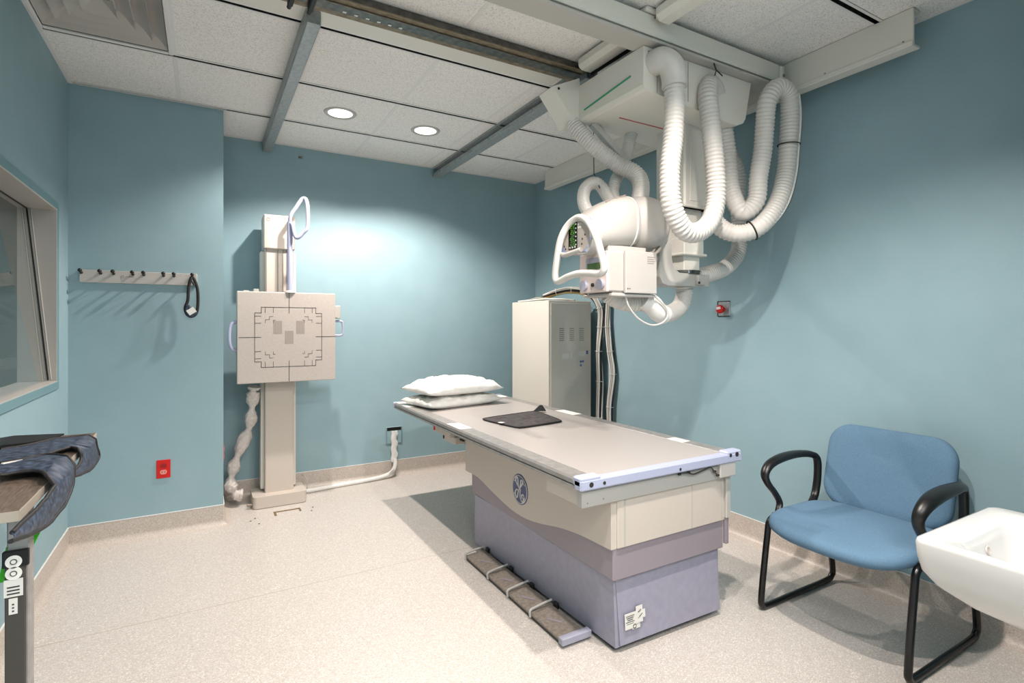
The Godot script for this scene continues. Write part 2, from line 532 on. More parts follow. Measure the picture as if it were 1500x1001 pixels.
func build_shell() -> void:
	var o := setting("floor", "cream speckled sheet vinyl floor")
	nb()
	span(XL - 0.1, XR + 0.1, -0.1, 0, ZB - 0.1, ZF + 0.1)
	done("sheet", M.floor, o)
	nb()
	span(XL, 1.40, 0.0, 0.0006, -2.872, -2.868)
	span(2.1, XR, 0.0, 0.0006, -2.872, -2.868)
	span(XL, 1.15, 0.0, 0.0006, -1.04, -1.036)
	done("weld_seam", mat(Color(0.70, 0.66, 0.62), 0.5), o)

	o = setting("wall_back", "teal painted far wall")
	nb()
	span(XP - 0.05, XR + 0.1, 0, 3.25, ZB - 0.1, ZB)
	done("plaster", M.wall, o)
	o = setting("wall_pier", "teal painted boxed-out wall section with the hook rail")
	nb()
	span(XL - 0.1, XP, 0, 3.25, ZB - 0.1, ZP)
	done("plaster", M.wall, o)
	o = setting("wall_right", "teal painted right-hand wall")
	nb()
	span(XR, XR + 0.1, 0, 3.25, ZB - 0.1, ZF + 0.1)
	done("plaster", M.wall, o)
	o = setting("wall_sink", "teal painted wall return that carries the sink")
	nb()
	span(2.125, XR, 0, 3.25, -0.60, ZF)
	done("plaster", M.wall, o)
	o = setting("wall_front", "teal painted wall behind the viewer")
	nb()
	span(XL - 0.1, XR + 0.1, 0, 3.25, ZF, ZF + 0.1)
	done("plaster", M.wall, o)
	# left wall with the opening of the control window
	o = setting("wall_left", "teal painted left-hand wall with the control window")
	nb()
	span(XL - 0.14, XL, 0, 1.00, ZB - 0.1, ZF + 0.1)
	span(XL - 0.14, XL, 1.96, 3.25, ZB - 0.1, ZF + 0.1)
	span(XL - 0.14, XL, 1.00, 1.96, ZB - 0.1, -3.70)
	span(XL - 0.14, XL, 1.00, 1.96, -1.90, ZF + 0.1)
	done("plaster", M.wall, o)

	cove("baseboard_back", Vector3(XP, 0, ZB), Vector3(XR, 0, ZB), Vector3(0, 0, 1))
	cove("baseboard_pier", Vector3(XL, 0, ZP), Vector3(XP, 0, ZP), Vector3(0, 0, 1), true)
	cove("baseboard_pier_return", Vector3(XP, 0, ZP), Vector3(XP, 0, ZB), Vector3(1, 0, 0))
	cove("baseboard_right", Vector3(XR, 0, ZB), Vector3(XR, 0, -0.6), Vector3(-1, 0, 0))
	cove("baseboard_left", Vector3(XL, 0, ZF), Vector3(XL, 0, ZP), Vector3(1, 0, 0))
	cove("baseboard_sink", Vector3(2.125, 0, -0.6), Vector3(2.125, 0, ZF), Vector3(-1, 0, 0))

	# control window: steel flange, white reveal, tilted lead glass
	o = setting("window_1", "control room window with white reveal and tilted lead glass")
	nb()
	span(XL - 0.002, XL + 0.010, 1.940, 1.983, -3.723, -1.86, 0.003)
	span(XL - 0.002, XL + 0.010, 0.976, 1.020, -3.723, -1.86, 0.003)
	span(XL - 0.002, XL + 0.010, 1.020, 1.940, -3.723, -3.680, 0.003)
	span(XL - 0.002, XL + 0.010, 1.020, 1.940, -1.90, -1.86, 0.003)
	done("window_flange", M.frame, o, "grey-teal steel flange")
	nb()
	span(-0.84, XL + 0.009, 1.934, 1.9605, -3.70, -1.88)
	span(-0.84, XL + 0.009, 1.000, 1.024, -3.70, -1.88)
	span(-0.84, XL + 0.009, 1.024, 1.934, -3.70, -3.675)
	span(-0.84, XL + 0.009, 1.024, 1.934, -1.905, -1.88)
	done("window_reveal", M.white, o, "white painted reveal")
	nb()
	q4(Vector3(-0.718, 1.026, -1.905), Vector3(-0.718, 1.026, -3.675), Vector3(-0.803, 1.934, -3.675), Vector3(-0.803, 1.934, -1.905))
	done("pane", M.glass, o)
	nb()
	rod(Vector3(-0.716, 1.030, -3.672), Vector3(-0.801, 1.930, -3.672), 0.0035, 6)
	rod(Vector3(-0.801, 1.931, -3.672), Vector3(-0.801, 1.931, -1.905), 0.0035, 6)
	done("gasket", M.black, o)
	nb()
	var tilt := Vector3(-0.085, 0.908, 0).normalized()
	for s in [0.016, -0.020]:
		var nrm: Vector3 = Vector3(tilt.y, -tilt.x, 0) * float(s)
		rod(Vector3(-0.718, 1.03, -3.671) + nrm, Vector3(-0.802, 1.93, -3.671) + nrm, 0.003, 6)
	done("glazing_bead", M.greyplastic, o)

func build_ceiling() -> void:
	var o := setting("ceiling", "suspended ceiling of white fissured tiles")
	nb()
	span(XL - 0.1, XR + 0.1, 3.20, 3.26, ZB - 0.1, ZF + 0.1)
	done("slab", mat(Color(0.42, 0.41, 0.40), 0.9), o, "bare concrete deck above the ceiling void")
	var zs := [ZB, -3.985, -3.32, -2.648, -1.978, -1.308, -0.638, 0.032, 0.702, 1.372, ZF]
	var xs := [XL, -0.135, 0.475, 1.085, 1.695, 2.305, XR]
	for i in zs.size() - 1:
		for k in xs.size() - 1:
			var z0: float = zs[i]
			var z1: float = zs[i + 1]
			var x0: float = xs[k]
			var x1: float = xs[k + 1]
			if i == 0 and k == 0: continue
			if i == 0 and k == 1: x0 = XP
			if i == 2 and k == 0: continue   # air diffuser
			nb()
			bx(Vector3((x0 + x1) / 2, H + 0.008, (z0 + z1) / 2), Vector3(x1 - x0 - 0.016, 0.016, z1 - z0 - 0.046), 0.003)
			done("tile", M.tile, o)
	for i in range(1, zs.size() - 1):
		var z: float = zs[i]
		# open strut channel of bare steel with white lips on both sides of its slot
		nb()
		for e in [-1, 1]:
			bx(Vector3((XL + XR) / 2, H + 0.021, z + e * 0.0215), Vector3(XR - XL, 0.042, 0.002))
		bx(Vector3((XL + XR) / 2, H + 0.043, z), Vector3(XR - XL, 0.002, 0.045))
		done("strut_channel", M.track, o, "bare steel strut channel")
		for e in [-1, 1]:
			nb()
			bx(Vector3((XL + XR) / 2, H - 0.0012, z + e * 0.0175), Vector3(XR - XL, 0.0022, 0.013))
			done("runner", M.tee, o)
	for k in range(1, xs.size() - 1):
		for i in zs.size() - 1:
			if i == 0 and k == 1: continue
			nb()
			bx(Vector3(xs[k], H + 0.002, (zs[i] + zs[i + 1]) / 2), Vector3(0.024, 0.006, zs[i + 1] - zs[i] - 0.034), 0.001)
			done("cross_tee", M.tee, o)
	# wall angle round the edge
	nb()
	span(XL, XL + 0.02, H - 0.002, H + 0.012, ZP, ZF)
	span(XR - 0.02, XR, H - 0.002, H + 0.012, ZB, -0.6)
	span(XP, XR, H - 0.002, H + 0.012, ZB, ZB + 0.02)
	span(XL, XP, H - 0.003, H + 0.012, ZP, ZP + 0.005)
	span(XP, XP + 0.02, H - 0.002, H + 0.012, ZB, ZP)
	done("wall_angle", M.tee, o)

	# air diffuser in the corner bay
	var c := Vector3(-0.412, H, -2.985)
	var t := thing("air_diffuser", "square white air diffuser with curved vanes in the corner of the ceiling", "air vent", c)
	var hx := 0.262
	var hz := 0.318
	nb()
	for s in [-1, 1]:
		bx(c + Vector3(s * hx, 0, 0), Vector3(0.02, 0.012, hz * 2 + 0.02), 0.003)
		bx(c + Vector3(0, 0, s * hz), Vector3(hx * 2 - 0.02, 0.012, 0.02), 0.003)
	done("frame", M.tee, t)
	nb()
	bx(c + Vector3(0, 0.05, 0), Vector3(hx * 2, 0.004, hz * 2))
	done("back_box", M.tee, t)
	for ring in 4:
		nb()
		var f0 := 0.95 - ring * 0.235
		var f1 := f0 - 0.25
		var rows := []
		for k in 9:
			var s := float(k) / 8.0
			var f := lerpf(f0, f1, s)
			var y := 0.004 + 0.042 * sin(s * PI * 0.5)
			rows.append([c + Vector3(-hx * f, y, -hz * f), c + Vector3(hx * f, y, -hz * f), c + Vector3(hx * f, y, hz * f), c + Vector3(-hx * f, y, hz * f)])
		for side in 4:
			soft(true, 2 + side)
			for k in 8:
				q4(rows[k][side], rows[k][(side + 1) % 4], rows[k + 1][(side + 1) % 4], rows[k + 1][side])
		done("vane", M.white, t)

func build_rails() -> void:
	# two galvanised beams under the ceiling
	for d in [[0.39, 0.455, "grey galvanised steel beam crossing the ceiling beside the downlights", 0], [1.79, 1.85, "slotted steel channel under the ceiling leading from far wall to the tube carriage", 1]]:
		var x0: float = d[0]
		var x1: float = d[1]
		var t := thing("ceiling_beam", d[2], "ceiling beam", Vector3((x0 + x1) / 2, 2.66, -3.5), "galvanised beams under the ceiling")
		nb()
		if d[3] == 0:
			span(x0, x1, 2.662, H, ZB, -2.50, 0.006)
			done("beam", M.galv, t)
		else:
			span(x0, x1 + 0.02, 2.660, 2.667, ZB, -2.30, 0.002)
			span(x1 + 0.012, x1 + 0.02, 2.667, H, ZB, -2.30)
			span(x0, x0 + 0.006, 2.667, 2.684, ZB, -2.30)
			span(x0, x0 + 0.006, 2.722, H, ZB, -2.30)
			done("channel", M.galv, t)
			for k in 7:
				nb()
				disc(Vector3(x0, 2.675, -4.35 + k * 0.30), Vector3(-1, 0, 0), 0.007, 0.005, 10)
				done("bolt", M.galv, t)
	# dark running track with its white mounting strip
	var t := thing("bridge_track", "dark greasy steel running track with black stops hung across the ceiling", "ceiling track", Vector3(0.6, 2.66, -2.35))
	nb()
	span(-0.68, 1.78, 2.690, 2.697, -2.430, -2.295, 0.002)
	span(-0.68, 1.78, 2.697, 2.737, -2.430, -2.420)
	done("track", M.oldsteel, t)
	nb()
	span(-0.68, 1.78, 2.682, 2.691, -2.385, -2.325, 0.003)
	span(-0.68, 1.78, 2.697, 2.737, -2.345, -2.31, 0.003)
	done("runway", M.track, t, "dark polished runway")
	nb()
	span(-0.68, 1.76, 2.730, 2.738, -2.612, -2.440, 0.002)
	done("mounting_strip", M.rail, t, "white mounting strip")
	for x in [0.30, 0.38]:
		nb()
		span(x, x + 0.022, 2.656, 2.692, -2.40, -2.29, 0.004)
		rod(Vector3(x + 0.011, 2.670, -2.43), Vector3(x + 0.011, 2.670, -2.26), 0.009, 10)
		done("stop", M.black, t)
	for i in 6:
		nb()
		span(0.52 + i * 0.05, 0.535 + i * 0.05, 2.679, 2.683, -2.372, -2.362)
		done("slot_plate", M.label, t)
	# white bridge beam
	t = thing("bridge_beam", "white bridge beam above the tube carriage with grooved underside", "ceiling track", Vector3(1.5, 2.6, -1.8))
	nb()
	span(0.20, 2.66, 2.622, 2.715, -1.860, -1.750, 0.008)
	done("beam", M.rail, t)
	nb()
	span(0.20, 2.655, 2.609, 2.623, -1.850, -1.795)
	done("web", M.rail, t)
	nb()
	span(0.20, 2.64, 2.598, 2.611, -1.870, -1.752, 0.003)
	done("lower_flange", M.white, t)
	nb()
	span(2.662, 2.700, 2.592, 2.712, -1.872, -1.742, 0.010)
	done("end_plate", M.rail, t)
	nb()
	disc(Vector3(2.682, 2.655, -1.742), Vector3(0, 0, 1), 0.009, 0.003, 12)
	disc(Vector3(1.75, 2.70, -1.750), Vector3(0, 0, 1), 0.005, 0.003, 10)
	done("bolt", M.pedal, t)
	nb()
	span(1.69, 1.83, 2.716, 2.738, -1.875, -1.738, 0.006)
	done("hanger", M.rail, t)
	# round-edged cover channels running to and fro above the carriage
	t = thing("carriage_channel", "white round-edged channel over the carriage running towards the viewer", "ceiling track", Vector3(1.75, 2.66, -1.5))
	nb()
	span(1.70, 1.80, 2.664, 2.738, -2.27, -1.88, 0.022)
	span(1.72, 1.82, 2.664, 2.738, -1.735, -0.70, 0.022)
	done("channel", M.rail, t)
	nb()
	span(1.80, 1.806, 2.66, 2.68, -2.27, -1.88, 0.002)
	done("cable_slot", M.black, t)
	# white rail beside the right wall
	t = thing("side_rail", "long white rail hung along the top of the right wall", "ceiling track", Vector3(2.75, 2.57, -2.6))
	nb()
	span(2.73, 2.742, 2.575, 2.738, -4.12, -1.160, 0.002)
	done("web", M.rail, t)
	nb()
	span(2.722, 2.790, 2.566, 2.578, -4.12, -1.160, 0.002)
	span(2.722, 2.731, 2.578, 2.590, -4.12, -1.160, 0.002)
	done("lower_lip", M.rail, t)
	nb()
	span(2.742, 2.790, 2.726, 2.738, -4.12, -1.160, 0.002)
	done("upper_flange", M.rail, t)
	for z in [-1.20, -1.55, -2.6, -3.4]:
		nb()
		disc(Vector3(2.73, 2.60, z), Vector3(-1, 0, 0), 0.004, 0.002, 8)
		done("screw", M.pedal, t)

# ------------------------------------------------------------------ patient table
func build_table() -> void:
	var t := thing("patient_table", "radiography table with cream and lavender pedestal and a long overhanging flat top", "exam table", Vector3(1.735, 0, -2.25))
	nb()
	span(1.45, 2.02, 0.0, 0.03, -2.84, -1.68)
	done("plinth", M.taupe, t)
	# lower lavender pedestal, a little wider at the foot
	nb()
	var lo := [Vector3(1.432, 0.022, -1.648), Vector3(2.040, 0.022, -1.640), Vector3(2.040, 0.022, -2.870), Vector3(1.352, 0.022, -2.870)]
	var hi := [Vector3(1.425, 0.305, -1.655), Vector3(2.045, 0.305, -1.650), Vector3(2.045, 0.305, -2.880), Vector3(1.375, 0.305, -2.880)]
	lo[3].x = 1.400
	hi[3].x = 1.405
	for k in 4:
		var j := (k + 1) % 4
		q4(lo[k], lo[j], hi[j], hi[k])
	q4(hi[0], hi[1], hi[2], hi[3])
	q4(lo[3], lo[2], lo[1], lo[0])
	done("pedestal", M.lav, t, "scuffed lavender lower casing")
	nb()
	var fr := [Vector3(1.450, 0.030, -1.640), Vector3(2.034, 0.030, -1.628), Vector3(2.030, 0.298, -1.650), Vector3(1.436, 0.298, -1.652)]
	for p in 4:
		var a: Vector3 = fr[p]
		var b: Vector3 = fr[(p + 1) % 4]
		q4(a, b, b + Vector3(0, 0, -0.02), a + Vector3(0, 0, -0.02))
	q4(fr[0], fr[1], fr[2], fr[3])
	done("end_panel", M.lav, t, "lavender end panel leaning out at the foot")
	nb()
	span(1.408, 2.062, 0.300, 0.470, -2.930, -1.632, 0.006)
	done("skirt", M.lav2, t, "mauve skirt")
	nb()
	span(1.430, 2.066, 0.432, 0.615, -2.975, -1.640)
	done("upper_casing", M.cream, t)
	# cream side with its wavy lower edge
	for side in [1.393, 2.052]:
		nb()
		var poly := [Vector2(-2.985, 0.612), Vector2(-2.985, 0.425)]
		var crv := cat([Vector3(-2.985, 0.425, 0), Vector3(-2.81, 0.424, 0), Vector3(-2.64, 0.390, 0), Vector3(-2.44, 0.357, 0), Vector3(-2.29, 0.352, 0), Vector3(-2.15, 0.370, 0), Vector3(-1.98, 0.405, 0), Vector3(-1.83, 0.424, 0), Vector3(-1.69, 0.430, 0), Vector3(-1.630, 0.432, 0)], false, 5)
		for q in crv:
			poly.append(Vector2(q.x, q.y))
		poly.append(Vector2(-1.630, 0.640))
		poly.append(Vector2(-1.70, 0.640))
		poly.append(Vector2(-1.76, 0.612))
		prism(poly, Vector3(side, 0, 0), Vector3(0, 0, 1), Vector3(0, 1, 0), -0.028 if side < 1.5 else -0.024)
		done("side_panel", M.cream, t, "cream side panel with a wavy lower edge")
	nb()
	span(1.421, 2.050, 0.432, 0.645, -1.660, -1.622, 0.004)
	done("front_panel", M.cream, t)
	for q in [[1.455, 1.462], [2.030, 2.034], [1.840, 1.844]]:
		nb()
		span(q[0], q[1], 0.436, 0.640, -1.6225, -1.6200)
		done("trim_line", M.greyplastic, t)
	nb()
	span(2.062, 2.092, 0.440, 0.690, -1.640, -1.616, 0.003)
	done("corner_plate", M.white, t)
	nb()
	span(2.066, 2.086, 0.320, 0.440, -1.640, -1.622, 0.002)
	done("corner_strip", M.lav2, t)
	# float-top carriage between pedestal and top
	nb()
	span(1.45, 2.03, 0.615, 0.705, -2.95, -1.70)
	done("float_carriage", M.greyplastic, t)
	# floating top
	nb()
	span(1.300, 2.045, 0.716, 0.742, -3.862, -1.628, 0.002)
	done("top_panel", M.tabletop, t, "pale grey flat top")
	for sx in [0, 1]:
		nb()
		var prof := [Vector2(0.0, 0.700), Vector2(0.0, 0.711), Vector2(0.008, 0.711), Vector2(0.008, 0.717), Vector2(0.0, 0.717), Vector2(0.0, 0.733), Vector2(0.006, 0.742), Vector2(0.078, 0.742), Vector2(0.082, 0.738), Vector2(0.082, 0.700)]
		var pl := []
		for q in prof:
			pl.append(Vector2(q.x if sx == 0 else 0.082 - q.x, q.y))
		prism(pl, Vector3(1.222 if sx == 0 else 2.042, 0, -3.86), Vector3(1, 0, 0), Vector3(0, 1, 0), 2.232)
		done("side_rail", M.alu, t, "brushed metal accessory rail")
	nb()
	span(1.212, 2.134, 0.700, 0.742, -1.632, -1.588, 0.006)
	span(1.212, 1.312, 0.715, 0.752, -1.640, -1.590, 0.006)
	span(2.034, 2.134, 0.715, 0.752, -1.640, -1.590, 0.006)
	done("end_cap", M.lavlight, t, "pale lavender plastic end cap")
	nb()
	span(1.216, 2.130, 0.702, 0.745, -3.885, -3.858, 0.005)
	done("end_cap", M.lavlight, t, "pale lavender plastic end cap")
	for q in [[1.262, 0.722, 0.010], [1.325, 0.720, 0.007], [1.735, 0.716, 0.006], [2.055, 0.735, 0.008], [2.098, 0.735, 0.011]]:
		nb()
		disc(Vector3(q[0], q[1], -1.5885), Vector3(0, 0, 1), q[2], 0.002, 12)
		done("end_screw", M.ink, t)
	nb()
	span(1.236, 2.060, 0.628, 0.692, -1.650, -1.612, 0.003)
	done("cross_beam", M.white, t, "cream cross beam under the foot end")
	nb()
	span(1.236, 1.262, 0.632, 0.700, -1.86, -1.640, 0.003)
	done("beam_bracket", M.cream, t)
	nb()
	span(1.992, 2.096, 0.638, 0.700, -1.640, -1.592, 0.004)
	done("switch_box", M.white, t)
	nb()
	tube(cat([Vector3(1.745, 0.694, -1.603), Vector3(1.79, 0.690, -1.600), Vector3(1.83, 0.680, -1.60), Vector3(1.89, 0.688, -1.60), Vector3(1.935, 0.694, -1.60), Vector3(1.96, 0.672, -1.60), Vector3(1.985, 0.650, -1.60)]), 0.0035, 8)
	done("cable", M.taupe, t)
	for q in [[1.745, 0.690], [1.80, 0.690], [1.985, 0.652], [1.965, 0.672]]:
		nb()
		bx(Vector3(q[0], q[1], -1.602), Vector3(0.016, 0.008, 0.010), 0.002)
		done("cable_clip", M.black, t)
	for q in [[1.262, 0.645], [1.34, 0.650]]:
		nb()
		disc(Vector3(q[0], q[1], -1.612), Vector3(0, 0, 1), 0.0035, 0.001, 8)
		done("rivet", M.faint, t)
	# controls under the head end
	nb()
	span(1.305, 1.40, 0.625, 0.700, -3.30, -3.02, 0.004)
	span(1.330, 1.44, 0.585, 0.630, -3.20, -3.00, 0.004)
	done("head_bracket", M.cream, t)
	nb()
	span(1.300, 1.309, 0.632, 0.672, -3.285, -3.262, 0.003)
	done("stop_button", M.red, t)
	nb()
	span(1.326, 1.332, 0.592, 0.624, -3.185, -3.168, 0.002)
	done("limit_switch", M.black, t)
	nb()
	span(1.36, 1.372, 0.612, 0.620, -3.00, -2.95)
	done("switch_lead", M.black, t)
	# white tape on the rails
	for q in [[1.226, 1.300, -2.885, -2.705], [2.046, 2.120, -2.965, -2.765], [1.226, 1.300, -3.70, -3.61], [1.235, 1.30, -3.852, -3.80], [2.046, 2.10, -1.96, -1.86], [2.05, 2.11, -3.82, -3.72]]:
		nb()
		span(q[0], q[1], 0.7420, 0.7432, q[2], q[3])
		done("tape", M.paper, t, "strip of white tape")
	# emblem
	var c := Vector3(1.3935, 0.485, -2.33)
	nb()
	disc(c, Vector3(-1, 0, 0), 0.077, 0.003, 40)
	var em := done("emblem", M.blueink.duplicate(), t, "round blue emblem with white script letters")
	em.material_override.albedo_color = Color(0.30, 0.33, 0.47)
	nb()
	var ring := []
	for k in 40:
		ring.append(c + Vector3(-0.0035, 0.070 * sin(TAU * k / 40), 0.070 * cos(TAU * k / 40)))
	tube(ring, 0.0022, 6, true)
	for curve in [
			[[-0.10, 0.10], [-0.30, 0.25], [-0.42, 0.42], [-0.34, 0.60], [-0.20, 0.58], [-0.16, 0.40], [-0.12, 0.15], [-0.02, 0.02], [0.10, 0.00]],
			[[0.02, 0.06], [0.14, 0.18], [0.26, 0.30], [0.34, 0.46], [0.24, 0.56], [0.14, 0.48], [0.12, 0.30], [0.02, 0.06], [-0.10, -0.08]],
			[[-0.02, -0.02], [-0.12, -0.12], [-0.18, -0.34], [-0.26, -0.54], [-0.42, -0.50], [-0.46, -0.28], [-0.34, -0.12], [-0.18, -0.10], [-0.08, -0.20]],
			[[0.10, 0.00], [0.06, -0.22], [0.10, -0.46], [0.26, -0.66], [0.44, -0.62], [0.52, -0.42], [0.42, -0.24], [0.28, -0.26], [0.24, -0.40], [0.34, -0.44]]]:
		var pts := []
		for q in curve:
			pts.append(c + Vector3(-0.0035, 0.090 * q[1] + 0.003, 0.090 * q[0]))
		tube(cat(pts, false, 5), 0.0036, 6)
	for k in 4:
		var a := PI / 4 + k * PI / 2
		tube([c + Vector3(-0.0035, 0.062 * sin(a - 0.25), 0.062 * cos(a - 0.25)), c + Vector3(-0.0035, 0.052 * sin(a), 0.052 * cos(a)), c + Vector3(-0.0035, 0.062 * sin(a + 0.25), 0.062 * cos(a + 0.25))], 0.0026, 6)
	done("script_lettering", M.label, em)
	# rating labels on the end panel
	for q in [[1.470, 1.530, 0.090, 0.152], [1.530, 1.566, 0.104, 0.170], [1.540, 1.580, 0.118, 0.150], [1.508, 1.552, 0.083, 0.108]]:
		nb()
		bx(Vector3((q[0] + q[1]) / 2, (q[2] + q[3]) / 2, -1.6352), Vector3(q[1] - q[0], q[3] - q[2], 0.0012), 0.0, Basis(Vector3.RIGHT, -0.075))
		done("rating_label", M.label, t, "white printed label")
	nb()
	for k in 5:
		bx(Vector3(1.498, 0.142 - k * 0.008, -1.6338), Vector3(0.044 - (k % 3) * 0.008, 0.002, 0.0008))
	for q in [[1.548, 0.150], [1.556, 0.132], [1.545, 0.124]]:
		bx(Vector3(q[0], q[1], -1.6338), Vector3(0.018, 0.0025, 0.0008), 0.0, Basis(Vector3.BACK, 0.5))
	var ro := []
	for k in 20:
		ro.append(Vector3(1.521 + 0.008 * cos(TAU * k / 20), 0.095 + 0.008 * sin(TAU * k / 20), -1.6330))
	tube(ro, 0.0016, 6, true)
	done("print", M.ink, t)
	# foot pedals along the side
	var zb := [-2.725, -2.455, -2.248, -2.042, -1.806]
	for k in 4:
		nb()
		bx(Vector3(1.329, 0.026, (zb[k] + zb[k + 1]) / 2), Vector3(0.118, 0.012, zb[k + 1] - zb[k] - 0.006), 0.002, Basis(Vector3(0, 0, 1), 0.06))
		var pd := done("foot_pedal", M.pedal, t, "worn metal foot pedal")
		nb()
		for j in 3:
			bx(Vector3(1.325 + (j - 1) * 0.012, 0.0325 + (j - 1) * 0.0008, (zb[k] + zb[k + 1]) / 2 + (j - 1) * 0.020), Vector3(0.014, 0.0012, 0.022), 0.0, Basis(Vector3.UP, 0.6))
		done("print", M.lav2, pd)
	for k in 4:
		var z: float = zb[k] if k > 0 else -2.722
		nb()
		tube(cat([Vector3(1.266, 0.012, z + 0.012), Vector3(1.268, 0.040, z + 0.010), Vector3(1.300, 0.046, z + 0.006), Vector3(1.392, 0.052, z - 0.004)], false, 5), 0.0058, 8)
		done("pedal_divider", M.greyplastic, t)
		nb()
		bx(Vector3(1.394, 0.040, z + 0.03), Vector3(0.016, 0.030, 0.030), 0.003)
		done("pedal_pivot", M.black, t)
	nb()
	span(1.262, 1.412, 0.012, 0.042, -1.806, -1.774, 0.003)
	done("pedal_end", M.knob, t)
	nb()
	span(1.276, 1.40, 0.002, 0.018, -2.72, -1.80)
	done("pedal_frame", M.taupe, t)

	# pillows and the dark pad
	pillow("pillow", "plump white pillow lying on top of the other pillow", Vector3(1.575, 0.856, -3.590), 0.63, 0.42, 0.092, 0.024, 0.14, 1)
	pillow("pillow", "flattened white pillow lying directly on the table top", Vector3(1.570, 0.775, -3.590), 0.63, 0.42, 0.055, 0.032, 0.18, 2)
	t = thing("positioning_pad", "dark crinkled positioning pad lying flat on the table top", "pad", Vector3(1.68, 0.7425, -2.78))
	nb()
	var ns := FastNoiseLite.new()
	ns.seed = 5
	ns.frequency = 5.0
	var cs := [Vector3(1.455, 0, -2.905), Vector3(1.905, 0, -2.985), Vector3(1.850, 0, -2.590), Vector3(1.515, 0, -2.545)]
	var g := []
	for i in 15:
		var row := []
		for k in 23:
			var a := i / 14.0
			var b := k / 22.0
			var e0: Vector3 = cs[0].lerp(cs[1], b)
			var e1: Vector3 = cs[3].lerp(cs[2], b)
			var p := e0.lerp(e1, a)
			var edge := minf(minf(a, 1 - a) * 8.0, minf(b, 1 - b) * 10.0)
			edge = clampf(edge, 0.0, 1.0)
			# rounded corners
			var ca := (a - 0.5) * 2.0
			var cb := (b - 0.5) * 2.0
			p = p.lerp((cs[0] + cs[1] + cs[2] + cs[3]) / 4.0, 0.06 * pow(absf(ca * cb), 4.0))
			p.y = 0.7435 + 0.007 + 0.008 * edge * (0.6 + ns.get_noise_2d(p.x * 2.0, p.z * 5.0))
			row.append(p)
		g.append(row)
	sheet(g, Vector3(0, 0.0068, 0))
	done("cover", M.pad, t)
	nb()
	var rim := []
	for k in 23: rim.append(g[0][k])
	for i in range(1, 15): rim.append(g[i][22])
	for k in range(21, -1, -1): rim.append(g[14][k])
	for i in range(13, 0, -1): rim.append(g[i][0])
	tube(rim.map(func(q): return Vector3(q.x, 0.7490, q.z)), 0.0048, 6, true)
	done("piping", M.binding, t)
	nb()
	prism([Vector2(0, 0), Vector2(0.085, 0), Vector2(0.060, 0.038), Vector2(0.045, 0.040)], Vector3(1.885, 0.746, -2.99), Vector3(0.94, 0, 0.34), Vector3(0.1, 1, -0.2).normalized(), 0.03)
	done("pull_tab", M.black, t)
	nb()
	bx(Vector3(1.487, 0.757, -2.700), Vector3(0.024, 0.003, 0.030), 0.0, Basis(Vector3.UP, 0.4))
	done("tag", M.paper, t)

func pillow(called: String, label: String, seam: Vector3, w: float, d: float, rise: float, sag: float, turn: float, seed_n: int) -> void:
	# seam: centre of the pillow at its edge seam; rise above it, sag below it
	var t := thing(called, label, "pillow", seam - Vector3(0, sag, 0), "pillows on the table")
	var ns := FastNoiseLite.new()
	ns.seed = seed_n
	ns.frequency = 3.2
	ns.fractal_octaves = 3
	var bas := Basis(Vector3.UP, turn)
	nb(true)
	var nu := 48
	var nv := 32
	var f := func(i: int, k: int, s: float) -> Vector3:
		var a := -1.0 + 2.0 * i / nu
		var b := -1.0 + 2.0 * k / nv
		var th := pow(maxf(0.0, (1.0 - pow(absf(a), 3.2)) * (1.0 - pow(absf(b), 3.2))), 0.55)
		# edges bow inwards between the corners
		var x := a * w / 2 * (1.0 - 0.05 * (1.0 - b * b))
		var z := b * d / 2 * (1.0 - 0.07 * (1.0 - a * a))
		if s < 0.0:
			return seam + bas * Vector3(x, -sag * minf(1.0, th * 1.5), z)
		var wr := ns.get_noise_3d(x * 2.6, 2.0, z * 5.5) * 0.020 * minf(1.0, th * 1.6)
		var crease := 0.007 * sin(a * 18.0 + b * 7.0) * (1.0 - th) * minf(1.0, th * 4.0)
		return seam + bas * Vector3(x, minf(rise, rise * th * 0.94 + wr + crease), z)
	for s in [1.0, -1.0]:
		for i in nu:
			for k in nv:
				var p0: Vector3 = f.call(i, k, s)
				var p1: Vector3 = f.call(i + 1, k, s)
				var p2: Vector3 = f.call(i + 1, k + 1, s)
				var p3: Vector3 = f.call(i, k + 1, s)
				if s > 0: q4(p0, p3, p2, p1)
				else: q4(p0, p1, p2, p3)
	done("pillowcase", M.cloth, t)

# ------------------------------------------------------------------ ceiling-hung x-ray tube
func ring_about(c: Vector3, axis: Vector3, r: float, n := 20) -> Array:
	var w := axis.normalized()
	var u := (Vector3.UP if absf(w.y) < 0.9 else Vector3.RIGHT).cross(w).normalized()
	var v := w.cross(u)
	var out := []
	for k in n:
		out.append(c + u * r * cos(TAU * k / n) + v * r * sin(TAU * k / n))
	return out

